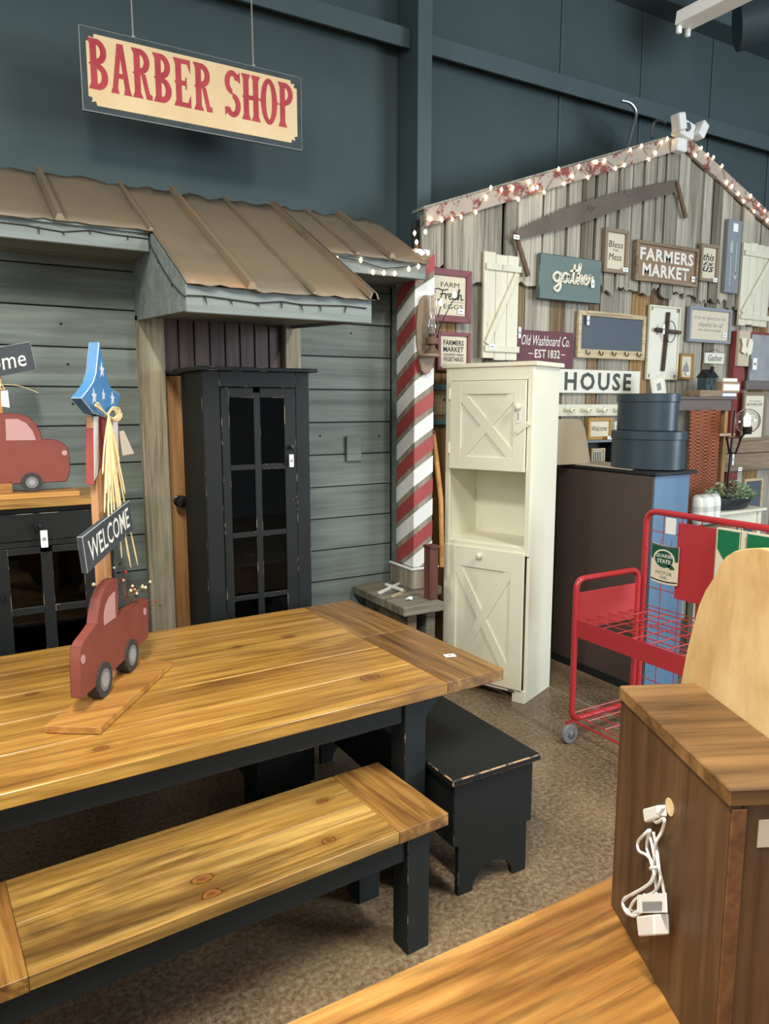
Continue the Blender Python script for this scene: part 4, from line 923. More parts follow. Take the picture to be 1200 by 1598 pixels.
MB().prism([TP(*c7(*q)) for q in ((430, 825), (428, 760), (440, 690), (465, 635), (500, 600), (505, 770))], nv*.0012).build('window', 'truck_glass', tk)
def disc(c, r, th, mat, name, par, dirn=None, n=20):
    dirn = dirn or nv; ax = dirn.cross(UZ).normalized()
    return MB().prism([c+ax*(r*math.cos(a))+UZ*(r*math.sin(a)) for a in [2*math.pi*i/n for i in range(n)]], dirn*th).build(name, mat, par)
for cx, cy in ((428, 1205), (608, 1047)):
    c = TP(*c7(cx, cy)); c.z = .774+.057
    w = disc(c-nv*.034, .057, .040, 'tire', 'wheel', t); disc(c+nv*.006, .036, .0012, 'hub_grey', 'hub', w); disc(c+nv*.0073, .024, .0008, 'hub_pale', 'hub', w)
for cx, cy in ((292, 1047), (697, 733)): disc(TP(*c7(cx, cy))+nv*.0003, .014, .0012, 'truck_glass', 'lamp', tk)
bk = -.038
pw = [TP(160, 905, bk), TP(175, 905, bk)]; wv = pw[1]-pw[0]; wv.z = 0; pl_ = pw[0].copy(); zt = TP(152, 650, bk).z
MB().prism([Vector((pl_.x, pl_.y, .774)), Vector((pl_.x, pl_.y, .774))+wv, Vector((pl_.x, pl_.y, zt))+wv, Vector((pl_.x, pl_.y, zt))], -nv*.024).build('post', 'post_wood', t, .001)
o2 = bk+.001
bo = [(470, 478), (590, 490), (604, 830), (575, 740), (540, 700), (500, 740), (470, 820)]
MB().prism([TP(*c5(*q), o2) for q in bo], -nv*.028).build('striped_board', 'stripe_red', t, .001)
for q in (((466, 480), (490, 480), (492, 700), (485, 770), (470, 800)), ((562, 490), (585, 492), (592, 700), (590, 770), (575, 730), (560, 690))):
    MB().prism([TP(*c5(*z), o2) for z in q], nv*.0012).build('white_stripe', 'stripe_white', t)
fo = [(312, 75), (335, 160), (365, 330), (398, 455), (435, 500), (505, 550), (485, 620), (458, 690), (400, 720), (350, 737), (265, 715), (205, 640), (152, 577), (215, 500), (262, 430), (285, 350), (300, 200)]
fb = MB().prism([TP(*c6(*q), o2+.012) for q in fo], -nv*.034).build('picket_head', ['picket_blue'], t, .0018, wear='star_white')
def star(c, r, mat, par, name='star'):
    ax = nv.cross(UZ).normalized()*-1; P = []
    for i in range(10):
        a = math.pi/2+i*math.pi/5; q = r if i % 2 == 0 else r*.42; P.append(c+ax*(q*.95*math.cos(a))+UZ*(q*1.25*math.sin(a)))
    return MB().prism(P, nv*.001).build(name, mat, par)
for x, y, r in ((335, 330, .022), (266, 565, .022), (350, 552, .016), (430, 585, .020)): star(TP(*c6(x, y), o2+.0125), r, 'star_white', fb)
# raffia bow and strands
rc = TP(*c6(385, 730), o2+.03); ax = -(nv.cross(UZ).normalized())
mb = MB()
for k in range(7):
    a = rr.uniform(-.3, .3); e = rc+dv*(.07+rr.uniform(-.02, .02))+UZ*(.015*a*4)
    mb.tube(smoothpts([rc, rc+dv*.05+UZ*(.022+.012*a), e+dv*.03, rc+dv*.05+UZ*(-.014+.012*a), rc], 5), .0032, 4)
for k in range(6): mb.tube(smoothpts([rc, rc-dv*.03+UZ*.012, rc-dv*(.06+.03*rr.random())+UZ*(.025+.015*rr.random())], 4), .0035, 4)
for u, v in ((168, 800), (172, 760), (178, 740), (184, 795), (188, 800), (176, 840), (190, 870), (204, 885), (215, 882), (195, 770), (170, 730), (186, 720), (200, 870), (166, 770), (169, 815), (174, 790), (180, 820), (160, 740), (163, 800)):
    e = TP(u, v, o2+.035+rr.uniform(0, .02)); mid = (rc+e)/2+dv*rr.uniform(-.01, .012); mb.tube(smoothpts([rc+nv*.004, mid, e], 5), [.0032]*10+[.0016], 4)
mb.build('raffia_bow', 'raffia', t)
MB().prism([TP(u, v, o2+.05) for u, v in ((186, 673), (193, 672), (209, 708), (191, 711))], nv*.001).build('paper_tag', 'kraft_tag', t)
WB = [TP(*q, .012) for q in ((128.5, 838), (137, 895), (208, 827), (202, 781))]
wbd = MB().prism(WB, -nv*.018).build('welcome_board', 'chalk_slate', t, .0015, wear='chalk_edge')
r_ = (WB[2]-WB[1]); u_ = (WB[0]-WB[1]); letters('WELCOME', 'print_white', t, WB[1]+r_*.07+u_*.20, r_, nv.cross(r_.normalized())*1, r_.length*.86, u_.length*.60, off=.0012, bold=.01)
# berry sprigs
tw = MB()
c0 = TP(195, 935, -.02)
for k in range(30):
    e = TP(rr.gauss(207, 14), rr.gauss(926, 14), rr.uniform(-.05, .02))
    if k < 10: e = TP(*((250, 945), (233, 938), (188, 880), (190, 905), (225, 910), (234, 908), (146, 912), (196, 893), (243, 939), (178, 886))[k], -.02)
    tw.tube(smoothpts([c0, (c0+e)/2+UZ*rr.uniform(-.005, .01), e], 3), .0012, 4)
    MB().ball(e, rr.uniform(.0042, .0068), 5).build('berry', rr.choice(('berry_red', 'berry_cream', 'berry_cream', 'berry_dark')), t, smooth='all')
tw.build('twigs', 'twig', t)

# ------------------------------------------------------------------ second truck on the hutch
def c8(x, y): return (x*.20833, 480+y*.20833)
YT = 3.40; dY = Vector((0, -1, 0))
t = thing('truck_ornament', 'red wooden car front ornament with chalk welcome board on pine cupboard top', 'ornament', (.2, YT+.03, 1.312))
bx('base_board', 'base_pine', t, -.18, onY(122, 768, YT).x, YT-.05, YT+.09, 1.313, 1.335, .002)
bx('riser', 'base_pine', t, -.1, onY(20, 768, YT).x, YT+.0, YT+.04, 1.335, 1.385, .002)
ol = [(-330, 985), (-120, 985), (-60, 795), (130, 790), (210, 815), (265, 865), (305, 930), (320, 985), (400, 985), (460, 1005), (500, 1040), (520, 1090), (527, 1180), (520, 1260), (500, 1305), (-330, 1340)]
tk = MB().prism([onY(*c8(*q), YT) for q in ol], (0, .035, 0)).build('truck_body', 'truck_red', t, .003, wear='truck_edge')
MB().prism([onY(*c8(*q), YT) for q in ((40, 835), (130, 833), (195, 865), (245, 925), (270, 993), (45, 996))], dY*.0015).build('window', 'truck_glass', tk)
for cx in (240, -250):
    c = onY(*c8(cx, 1322), YT); c.z = 1.335+.041; w = disc(c+Vector((0, .03, 0)), .041, .034, 'tire', 'wheel', t, dY); disc(c+dY*.005, .024, .001, 'hub_grey', 'hub', w, dY); disc(c+dY*.0062, .013, .001, 'hub_pale', 'hub', w, dY)
disc(onY(*c8(483, 1088), YT)+dY*.0004, .011, .001, 'truck_glass', 'lamp', tk, dY)
px_ = onY(0, 600, YT).x-.028
bx('post', 'base_pine', t, px_-.02, px_+.035, YT+.036, YT+.06, 1.335, 1.99, .002)
Q = [onY(u, v, YT+.02) for u, v in ((-95, 605), (57, 577), (47, 533), (-100, 558))]
MB().prism(Q, (0, .016, 0)).build('welcome_board', 'chalk_slate', t, .0015, wear='chalk_edge'); r_ = Q[1]-Q[0]; u_ = Q[3]-Q[0]
letters('Welcome', 'print_white', t, Q[0]+r_*.08+u_*.2, r_, dY.cross(r_.normalized())*1, r_.length*.83, u_.length*.58, off=.001, shear=.2)
rc = onY(2, 600, YT-.005); mb = MB()
for k in range(7): mb.tube(smoothpts([rc, rc+Vector((rr.uniform(-.05, .01), -.01, rr.uniform(-.02, .03))), rc+Vector((rr.uniform(-.05, .0), -.005, rr.uniform(-.12, .03)))], 4), .002, 4)
mb.tube(smoothpts([rc, onY(30, 602, YT-.01), onY(60, 613, YT-.01)], 4), .0015, 4); mb.build('raffia_bow', 'raffia', t)
MB().prism([onY(u, v, YT-.01) for u, v in ((1, 610), (12, 609), (15, 636), (2, 634))], dY*.001).build('paper_tag', 'paper', t)

# ------------------------------------------------------------------ blue cabinet seen from its brown back
t = thing('blue_cabinet', 'blue painted cabinet with plain brown back beside the white cabinet', 'cabinet', (3.55, 3.17, 0))
CX0, CX1, CY0, CY1, CZ = 3.39, 3.70, 2.80, 3.56, 1.30
bx('back_panel', 'brown_board', t, CX0, CX0+.008, CY0+.004, CY1, .02, CZ-.004); bx('end_panel', 'blue_paint', t, CX0+.008, CX1, CY0, CY0+.02, 0, CZ-.002, .002, 'black_worn'); bx('end_panel', 'blue_paint', t, CX0+.008, CX1, CY1-.02, CY1, 0, CZ-.002, .002)
bx('front_frame', 'blue_paint', t, CX1-.02, CX1-.001, CY0+.021, CY1-.021, 0, CZ-.002, .002); bx('bottom_panel', 'blue_paint', t, CX0+.01, CX1-.02, CY0+.021, CY1-.021, .08, .1)
bx('top_board', 'slate_paint', t, CX0-.004, CX1+.045, CY0-.02, CY1+.01, CZ, CZ+.02, .003); bx('top_liner', 'cream_board', t, CX0+.01, CX1+.03, CY0+.18, CY1, CZ+.0205, CZ+.023)
bx('skirting', 'slate_paint', t, CX0-.006, CX0-.0005, CY0+.01, CY1, 0, .05, .001)
def oval(label, cx, cy, z, rx, ry, h, lid):
    t = thing('oval_box', label, 'box', (cx, cy, z), group='stacked dark blue oval boxes')
    prof = lambda r0, z0, z1: [(r0-.004, z0), (r0, z0+.003), (r0, z1-.003), (r0-.004, z1)]
    def sh(r0x, r0y, z0, z1, nm):
        mb = MB(); n = 48
        mb.lathe([(.97, z0), (1, z0+.004), (1, z1-.004), (.975, z1)], (cx, cy, 0), n, r0x, r0y); return mb.build(nm, 'box_blue', t, smooth=True)
    sh(rx, ry, z, z+h-.01, 'box_body'); sh(rx+.006, ry+.006, z+h-lid, z+h, 'lid')
oval('larger dark blue oval box, lower of the stacked pair', 3.585, 3.02, CZ+.0235, .165, .235, .222, .05)
oval('smaller dark blue oval box, upper of the stacked pair', 3.57, 3.02, CZ+.2465, .135, .195, .215, .05)
yb = 3.42
P = [onY(u, v, yb) for u, v in ((860, 722), (922, 722), (917, 690), (913, 668), (908, 657), (900, 654), (860, 654))]
zc = CZ+.0235; P[0].z = P[1].z = zc
tag(MB().prism(P, (0, .02, 0)).build('cream_headboard', 'cream_board', None, .002), 'plain tan board with rounded corner standing on blue cabinet', 'board')

# ------------------------------------------------------------------ red display cart
t = thing('display_cart', 'red tubular display cart with wire shelves and tall back frame', 'cart', (2.85, 2.1, 0))
AX, BX, FY, NY = 2.61, 3.08, 2.585, 1.60; r = .0155
def loop(pts, rad=.06, n=6):
    out = []; k = len(pts); P = [Vector(p) for p in pts]
    for i in range(k):
        if i in (0, k-1): out.append(P[i]); continue
        a = (P[i-1]-P[i]).normalized(); b = (P[i+1]-P[i]).normalized()
        for q in range(n+1):
            f_ = q/n; s0 = P[i]+a*rad; s1 = P[i]+b*rad; out.append(s0*(1-f_)**2+P[i]*2*f_*(1-f_)+s1*f_*f_)
    return out
for Y in (FY, NY):
    MB().tube(loop([(BX-.03, Y, .115), (AX, Y, .115), (AX, Y, .845), (BX-.03, Y, .845), (BX-.03, Y, .105)], .055), r, 12).build('end_loop', 'red_tube', t, smooth=True)
    bx('end_plate', 'red_plate', t, AX+r, BX-.05, Y-.004, Y+.004, .585, .775, .001)
MB().tube(loop([(BX+.012, FY, .10), (BX+.012, FY, 1.155), (BX+.012, NY, 1.155), (BX+.012, NY, .10)], .07), r*1.05, 12).build('back_frame', 'red_tube', t, smooth=True)
bx('shelf_lip', 'red_plate', t, AX-.004, AX, NY, FY, .555, .645, .001); bx('shelf_lip', 'red_plate', t, AX, BX-.02, NY-.002, NY+.002, .555, .645, .001)
def grid(name, x0, x1, y0, y1, z, nx, ny):
    mb = MB()
    for i in range(nx+1): x = x0+(x1-x0)*i/nx; mb.tube([(x, y0, z), (x, y1, z)], .003, 5)
    for j in range(ny+1): y = y0+(y1-y0)*j/ny; mb.tube([(x0, y, z+.005), (x1, y, z+.005)], .003, 5)
    mb.build(name, 'red_tube', t)
grid('wire_shelf', AX, BX, NY, FY, .638, 6, 11); grid('wire_shelf', AX, BX, NY, FY, .145, 5, 9)
MB().tube([(AX+.0, NY, .115), (AX, FY, .115)], .006, 6).tube([(BX-.03, NY, .115), (BX-.03, FY, .115)], .008, 6).build('bottom_rail', 'red_tube', t)
mb = MB()
for i in range(1, 9): y = FY+(NY-FY)*i/9; mb.tube([(BX+.012, y, .16), (BX+.012, y, 1.155)], .0025, 5)
for j in range(1, 10): z = .16+(1.155-.16)*j/10; mb.tube([(BX+.008, NY, z), (BX+.008, FY, z)], .0025, 5)
mb.build('back_grid', 'red_tube', t)
a = onX(1052, 820, BX-.01); b = onX(1117, 820, BX-.01); bx('back_plate', 'red_plate', t, BX-.006, BX-.002, b.y, a.y-.02, .735, 1.12, .001)
for Y in (FY-.01, NY+.03):
    for X in (AX-.022, BX-.005):
        w = MB().lathe([(.022, -.014), (.046, -.013), (.05, -.006), (.05, .006), (.046, .013), (.022, .014)], (X, Y, .05), 22, axis='y').build('wheel', 'rubber_grey', t, smooth=True)
        MB().lathe([(.02, 0), (.02, .018), (.008, .021)], (X, Y, .05), 14, axis='y').build('wheel_hub', 'metal_grey', w, smooth=True)
        MB().box(X-.008, X+.026, Y+.015, Y+.02, .045, .112).build('caster_fork', 'red_tube', t)
# oil can sign, tag and boxes shown on the cart: all stand in the plane of the back frame
RYn = Vector((0, -1, 0))   # to the right when the sign faces -X
xs_ = BX-.028
a = onX(1018, 846, xs_); b = onX(1056, 917, xs_)
t = thing('oil_can_sign', 'flat green and cream motor oil can sign hung on red cart', 'sign', (xs_, (a.y+b.y)/2, b.z))
yl, yr, zt_, zb_ = a.y, b.y, a.z, b.z; W_ = yl-yr; H_ = zt_-zb_
def CF(fx, fz, d=0): return Vector((xs_-d, yl-fx*W_, zb_+fz*H_))
def curve_rect(f0, f1, bow=.035, d=0):
    up = [CF(x/8, f1-bow*4*(x/8)*(1-x/8)+bow*0, d) for x in range(9)]; dn = [CF(x/8, f0-bow*4*(x/8)*(1-x/8), d) for x in range(8, -1, -1)]
    return up+dn
MB().prism(curve_rect(.04, 1.0), (.004, 0, 0)).build('can_body', 'can_cream', t); MB().prism(curve_rect(.62, .97, d=.0004), (-.0006, 0, 0)).build('can_band', 'can_green', t)
MB().prism(curve_rect(.955, 1.0, d=.0005), (-.0006, 0, 0)).build('can_rim', 'metal_grey', t); MB().prism(curve_rect(.09, .12, d=.0005), (-.0006, 0, 0)).build('can_line', 'can_dark', t)
for k_, (rr_, m_) in enumerate(((.40, 'can_cream'), (.34, 'can_green'))):
    MB().prism([CF(.48+rr_*math.cos(q), .63+rr_*.62*math.sin(q), .0012+.0008*k_) for q in [2*math.pi*i/28 for i in range(28)]], (-.0006, 0, 0)).build('emblem', m_, t)
MB().prism([CF(x, z, .0022) for x, z in ((.60, .47), (.75, .40), (.90, .43), (.82, .50), (.70, .52))], (-.0004, 0, 0)).build('emblem', 'can_green', t)
def ctext(tx, f0, f1, z0_, z1_, m_, d=.003, **k): return letters(tx, m_, t, CF(f0, z0_, d), RYn, UZ, (f1-f0)*W_, (z1_-z0_)*H_, off=.0004, **k)
ctext('QUAKER', .18, .80, .66, .76, 'print_white', bold=.02); ctext('STATE', .24, .74, .53, .63, 'print_white', bold=.02); ctext('MOTOR', .20, .80, .24, .32, 'print_black', d=.001); ctext('OIL', .36, .64, .14, .21, 'print_black', d=.001)
MB().tube([CF(.3, .97), CF(.32, 1.12, -.01)], .0015, 4).tube([CF(.7, .97), CF(.68, 1.12, -.01)], .0015, 4).build('hanging_wire', 'metal_grey', t)
p = onX(1047, 821, xs_); o = MB().box(xs_-.002, xs_, p.y-.03, p.y+.03, p.z-.04, p.z+.04, ).build('price_tag', 'paper', None); tag(o, 'white paper price tag tied to top of red cart', 'price tag')
xb = BX-.03; a = onX(1119, 823, xb); bq = onX(1215, 823, xb)
t = thing('oil_carton', 'green and white motor oil carton panel on red cart', 'carton', (xb, (a.y+bq.y)/2, .66)); yl, yr = a.y, bq.y-.06; zb_, zt_ = .655, a.z; W_ = yl-yr; H_ = zt_-zb_; xs_ = xb
bx('carton_face', 'can_cream', t, xb, xb+.02, yr, yl, zb_, zt_, .001)
f1_ = .33
def wave(f0, f1, flip): 
    n_ = 12; return [CF(f0+(f1-f0)*i/n_, (.80-.06*math.sin(i/n_*3.1)-(.16*i/n_ if not flip else .16*(1-i/n_))), .0004) for i in range(n_+1)]+[CF(f1, .985, .0004), CF(f0, .985, .0004)]
MB().prism(wave(.02, f1_, False), (-.0006, 0, 0)).build('green_print', 'box_green', t); MB().prism(wave(.44, .98, True), (-.0006, 0, 0)).build('green_print', 'box_green', t)
MB().box(xb-.0009, xb-.0002, CF(.345, 0).y-.002, CF(.345, 0).y, zb_, zt_).box(xb-.0009, xb-.0002, CF(.43, 0).y-.002, CF(.43, 0).y, zb_, zt_).build('fold_line', 'can_dark', t)
letters('QUAKER', 'print_black', t, CF(.405, .95), -UZ, RYn, .11, .012, off=.001, spacing=1.4); letters('QUAKER STATE', 'can_dark', t, CF(.56, .66), RYn, UZ, .42*W_, .05, off=.001, bold=.03)
for k_ in range(7): MB().box(xb-.0008, xb-.0002, CF(.24, 0).y, CF(.06, 0).y, CF(0, .56-.03*k_).z, CF(0, .566-.03*k_).z).build('text_line', 'print_grey', t)

# ------------------------------------------------------------------ foreground table, wooden box lamp, plywood
t = thing('near_table', 'golden pine tabletop in the near right foreground', 'table', (.7, .6, 0))
bx('top_plank', 'near_top', t, -.55, 1.42, .50, .957, .71, .75, .004); bx('top_plank', 'near_top', t, -.55, 1.42, .04, .498, .71, .75, .004)
for x in (-.48, 1.27):
    for y in (.08, .82): bx('leg', 'slate_paint', t, x, x+.085, y, y+.085, 0, .71, .003, 'black_worn')
bx('apron', 'slate_paint', t, -.45, 1.3, .86, .882, .62, .71, .002); bx('apron', 'slate_paint', t, -.45, 1.3, .11, .132, .62, .71, .002)
ang = math.atan2(.33, .157)
# local frame: x along the long left face (towards the far end), y to the left/out of it
bxo = Vector((.868, .564, .75)); LNG = .366; DEP = .142; BH = .44
t = thing('wooden_box_lamp', 'dark stained wooden box with white cord bundle on foreground table', 'box', bxo, ang)
def lb(n, m_, *a, bev=.002, wear=None): return bx(n, m_, t, *a, bev=bev, wear=wear, world=False)
lb('side_panel', 'box_walnut', .0, LNG, -.018, 0, 0, BH-.026); lb('side_panel', 'box_walnut', .0, LNG, -DEP, -DEP+.018, 0, BH-.026); lb('end_panel', 'box_walnut', .004, .022, -DEP+.019, -.019, 0, BH-.026); lb('end_panel', 'box_walnut', LNG-.018, LNG, -DEP+.019, -.019, 0, BH-.026)
lb('corner_strip', 'base_edge', -.003, .0035, -.024, -.003, 0, BH-.03, bev=.001); lb('top_board', 'box_top_walnut', -.004, LNG+.002, -DEP, .003, BH-.025, BH)
lb('tape_patch', 'kraft_tag', .002, .0035, -.075, -.045, BH-.09, BH-.05, bev=0)
nL = Vector((-math.sin(ang), math.cos(ang), 0)); fp = bxo.copy()
def LF_(u, v, off=.0): return onP(u, v, fp+nL*off, nL)
def ck(x, y): return (800+x*.34305, 1050+y*.34305)
cd = MB()
def cable(pts, off=.012, rad=.0026): cd.tube(smoothpts([LF_(*ck(x, y), off+rr.uniform(0, .012)) for x, y in pts], 6), rad, 6)
cable([(690, 610), (665, 640), (640, 620), (650, 680), (690, 665), (680, 720), (650, 780), (655, 870), (645, 930)])
cable([(620, 715), (600, 735), (570, 770), (575, 810), (610, 830), (640, 870), (650, 950), (655, 1010)]); cable([(625, 715), (610, 790), (632, 870), (640, 940), (560, 1000), (505, 1030), (515, 1075), (575, 1080), (600, 1010)])
cable([(640, 725), (655, 800), (665, 880), (680, 950), (690, 1010)]); cable([(650, 780), (660, 870), (672, 940), (640, 1000), (560, 1030), (530, 1090), (560, 1105), (620, 1060)]); cable([(618, 720), (640, 810), (645, 890), (620, 960), (530, 1015), (500, 1050), (530, 1100), (590, 1070), (660, 1000)])
cd.build('cord', 'white_plastic', t, smooth='all')
def quad(pts, off, th, m_, nm): return MB().prism([LF_(*ck(x, y), off) for x, y in pts], nL*th).build(nm, m_, t, .002 if th > .005 else 0)
quad([(575, 1010), (700, 1000), (705, 1090), (572, 1092)], .022, .003, 'paper', 'cord_label'); quad([(590, 1042), (680, 1040), (678, 1080), (592, 1085)], .0255, .0004, 'print_grey', 'label_print')
quad([(630, 1105), (712, 1095), (716, 1190), (640, 1195)], .010, .026, 'white_plastic', 'plug'); quad([(632, 618), (700, 600), (706, 655), (640, 680)], .002, .016, 'white_plastic', 'cord_clip'); quad([(650, 880), (672, 876), (674, 892), (652, 896)], .02, .012, 'white_plastic', 'cord_tie')
disc(LF_(*ck(715, 610), .0005), .014, .0006, 'sign_buff', 'bare_hole', t, nL)
# plywood cutout standing against the far side of the box
pp = fp-nL*(DEP+.002)
def PP(u, v): return onP(u, v, pp, nL)
ol = [(1062, 1068), (1066, 1045), (1073, 1010), (1082, 975), (1090, 945), (1100, 922), (1112, 903), (1117, 895), (1122, 882), (1132, 869), (1146, 860), (1165, 856), (1185, 855), (1205, 860), (1225, 872), (1240, 890)]
P = [PP(u, v) for u, v in ol]; e = P[-1].copy(); s_ = P[0].copy()
hd = Vector((math.cos(ang), math.sin(ang), 0)); P.append(e-hd*.06-UZ*.2); q = P[-1].copy(); q.z = .752; P.append(q); s2 = s_.copy(); s2.z = .752; P.append(s2)
o = MB().prism(P, -nL*.018).build('plywood_cutout', 'plywood', None, .0015); tag(o, 'pale plywood cutout with rounded top behind the dark wooden box', 'plywood board')
# ------------------------------------------------------------------ things at the far right, under the barn wall
t = thing('mantel_shelf', 'grey brown open mantel shelf unit behind the oval boxes', 'shelf', (4.7, 3.55, 0))
bx('mantel_top', 'mantel_grey', t, 4.30, 4.985, 3.41, 3.68, 1.735, 1.752, .002); bx('mantel_apron', 'mantel_grey', t, 4.33, 4.95, 3.43, 3.45, 1.655, 1.735, .002)
for x in (4.33, 4.915): bx('side_post', 'barn_tan', t, x, x+.035, 3.45, 3.66, 0, 1.735, .002)
bx('shelf', 'frame_tan', t, 4.80, 4.99, 3.41, 3.66, 1.47, 1.488, .002); bx('shelf', 'frame_tan', t, 4.365, 4.915, 3.45, 3.66, .8, .82, .002)
mb = MB(); n_ = 30
for j in range(11):
    for i in range(n_):
        pass
G = [[Vector((4.42+.34*i/n_, 3.375-.010*math.sin(i*.8)-.012*j/10, 1.66-.86*j/10)) for i in range(n_+1)] for j in range(11)]
for j in range(10):
    for i in range(n_): mb.poly([G[j][i], G[j+1][i], G[j+1][i+1], G[j][i+1]])
o = mb.build('woven_throw', 'orange_weave', None, smooth='all', weld=True); o.modifiers.new('thick', 'SOLIDIFY').thickness = .006; tag(o, 'rust orange checked woven throw hanging from the mantel shelf', 'throw')
# birdhouse
yb = 3.5; p = onY(1102, 611, yb); s_ = .055
t = thing('birdhouse', 'little dark teal birdhouse with chimney on the mantel books', 'birdhouse', (p.x, yb, 1.80))
z0 = 1.80; bx('house_body', 'birdhouse', t, p.x-s_, p.x+s_, yb-.04, yb+.04, z0, z0+.09, .002)
MB().prism([(p.x-s_-.0, yb-.055, z0+.09), (p.x-s_, yb+.055, z0+.09), (p.x-s_, yb, z0+.15)], (2*s_+.01, 0, 0)).build('roof', 'slate_paint', t, .002); bx('chimney', 'slate_paint', t, p.x+.015, p.x+.035, yb-.03, yb-.01, z0+.12, z0+.17, .001)
for dx in (-.026, .026): bx('window', 'door_dark', t, p.x+dx-.010, p.x+dx+.010, yb-.0415, yb-.04, z0+.04, z0+.075)
bx('doorway', 'door_dark', t, p.x-.008, p.x+.008, yb-.0415, yb-.04, z0, z0+.03)
tag(bx('wood_block', 'frame_wood', None, p.x-.17, p.x+.07, yb-.08, yb+.06, 1.753, 1.799, .003), 'brown wooden block under the little birdhouse', 'block')
for i, (m_, w_, h_, z_, lab) in enumerate((('book_blue', .17, .03, 1.753, 'pale blue book at bottom of mantel pile'), ('book_tan', .20, .075, 1.784, 'thick tan book box in middle of mantel pile'), ('book_cream', .17, .028, 1.860, 'cream book on top of mantel pile'))):
    b_ = thing('book', lab, 'book', (p.x+.19, yb, z_), group='books on the mantel shelf')
    bx('cover', m_, b_, p.x+.085, p.x+.085+w_, yb-.07, yb+.07, z_, z_+h_, .003); bx('pages', 'paper', b_, p.x+.095, p.x+.08+w_, yb-.0712, yb-.07, z_+h_*.2, z_+h_*.8)
a = onY(1030, 621, 3.5); t = thing('tilted_print', 'small cream framed print leaning crooked on the mantel shelf', 'picture', (a.x, 3.5, 1.753))
mx = Matrix.Translation((a.x, 3.5, 1.757)) @ Matrix.Rotation(-.28, 4, 'Y'); MB().box(-.07, .07, 0, .012, 0, .135, mx).build('frame', 'cream_old', t, .003); MB().box(-.048, .048, -.001, -.0001, .022, .115, mx).build('print', 'house_white', t); MB().box(-.02, .02, -.002, -.0011, .04, .09, mx).build('print_motif', 'print_grey', t)
# small things below the peg rail, on a navy cubby stand
t = thing('cubby_stand', 'navy cubby stand below the peg rail', 'stand', (3.95, 3.62, 0))
a = onY(915, 688, 3.6); b = onY(957, 688, 3.6)
bx('top_board', 'spoon_board', t, a.x-.03, b.x+.12, 3.575, 3.71, 1.445, 1.46, .002)
for x in (a.x-.02, b.x-.01, b.x+.10): bx('side_panel', 'slate_paint', t, x, x+.016, 3.58, 3.70, 0, 1.445, .002)
bx('back_panel', 'slate_paint', t, a.x-.0, b.x+.10, 3.69, 3.70, 0, 1.445); bx('shelf', 'slate_paint', t, a.x-.003, b.x-.011, 3.58, 3.69, 1.255, 1.27, .001)
t, R = framed('framed_sign', 'gold framed welcome print on the cubby stand', 'sign', (919, 652, 956, 684), 3.62, .022, 'frame_gold', 'sign_cream', .02, zb=1.461); say(t, R, 'Welcome', 'print_black', .1, .9, .35, .7, shear=.3); price(t, 953, 683, .06, .022, 3.57)
t, R = plate('small_sign', 'tiny cream home block beside gold framed welcome print', 'sign', (960, 658, 971, 684), 3.62, .02, 'house_white', .002); say(t, R, 'Home', 'print_black', .1, .9, .6, .8)
t, R = framed('framed_sign', 'small wood framed stripe print inside the navy cubby', 'sign', (924, 700, 945, 722), 3.62, .014, 'frame_tan', 'sign_cream', .02, zb=1.272); 
x0, x1, z0, z1, y = R
for i in range(5): MB().box(x0+(x1-x0)*(.1+.17*i), x0+(x1-x0)*(.18+.17*i), y-.001, y-.0002, z0+.01, z1-.01).build('print_bar', 'print_black', t)
# red framework and rail on the barn wall
t = thing('red_frame', 'worn red painted timber frame at the right of barn wall', 'frame', (5.3, 3.7, 0))
a = onY(1150, 516, 3.69); bx('upright', 'post_red', t, a.x-.01, a.x+.13, 3.685, 3.735, 0.9, a.z, .004); bx('header', 'post_red', t, a.x+.13, 6.3, 3.685, 3.735, a.z-.14, a.z, .004)
t = thing('timber_rail', 'wide brown horizontal timber rail across the barn wall', 'rail', (5.4, 3.66, 1.3)); p = onY(1100, 685, 3.66); q = onY(1100, 735, 3.66)
bx('board', 'frame_wood', t, 4.99, 6.3, 3.655, 3.683, q.z-.02, (p.z+q.z)/2-.005, .004); bx('board', 'frame_wood', t, 5.1, 6.3, 3.655, 3.683, (p.z+q.z)/2, p.z, .004); price(t, 1155, 732, .05, .03, 3.65); price(t, 1144, 717, .022, .09, 3.648)
p = onY(1172, 560, 3.66)
t = thing('zinc_shelf', 'grey zinc wall rack with scalloped wooden bracket and tag', 'rack', (p.x, 3.68, p.z-.2))
bx('rack_board', 'zinc', t, p.x+.0, 6.25, 3.66, 3.683, p.z-.17, p.z+.19, .003); bx('rack_rail', 'mantel_grey', t, p.x-.06, 6.25, 3.645, 3.66, p.z-.24, p.z-.17, .003)
bx('bracket_back', 'cream_board', t, p.x-.17, p.x-.03, 3.655, 3.683, p.z-.06, p.z+.21, .003)
sc = [onY(u, v, 3.63) for u, v in ((1158, 527), (1166, 528), (1164, 538), (1167, 546), (1164, 553), (1158, 549), (1160, 538))]; MB().prism(sc, (0, .012, 0)).build('scallop', 'cream_paint', t, .002)
sc = [onY(u, v, 3.64) for u, v in ((1170, 530), (1174, 528), (1176, 536), (1173, 552), (1168, 556), (1166, 548))]; MB().prism(sc, (0, .012, 0)).build('scallop', 'cream_paint', t, .002)
price(t, 1178, 568, .05, .09, 3.62)
t, R = framed('framed_sign', 'cream bathroom sign in grey frame behind the glowing bulb', 'sign', (1162, 612, 1198, 688), 3.655, .025, 'frame_taupe', 'bathroom_print', .02); say(t, R, 'BATHROOM', 'print_black', .12, .9, .76, .82); say(t, R, 'WASH YOUR HANDS', 'print_grey', .2, .85, .85, .88)
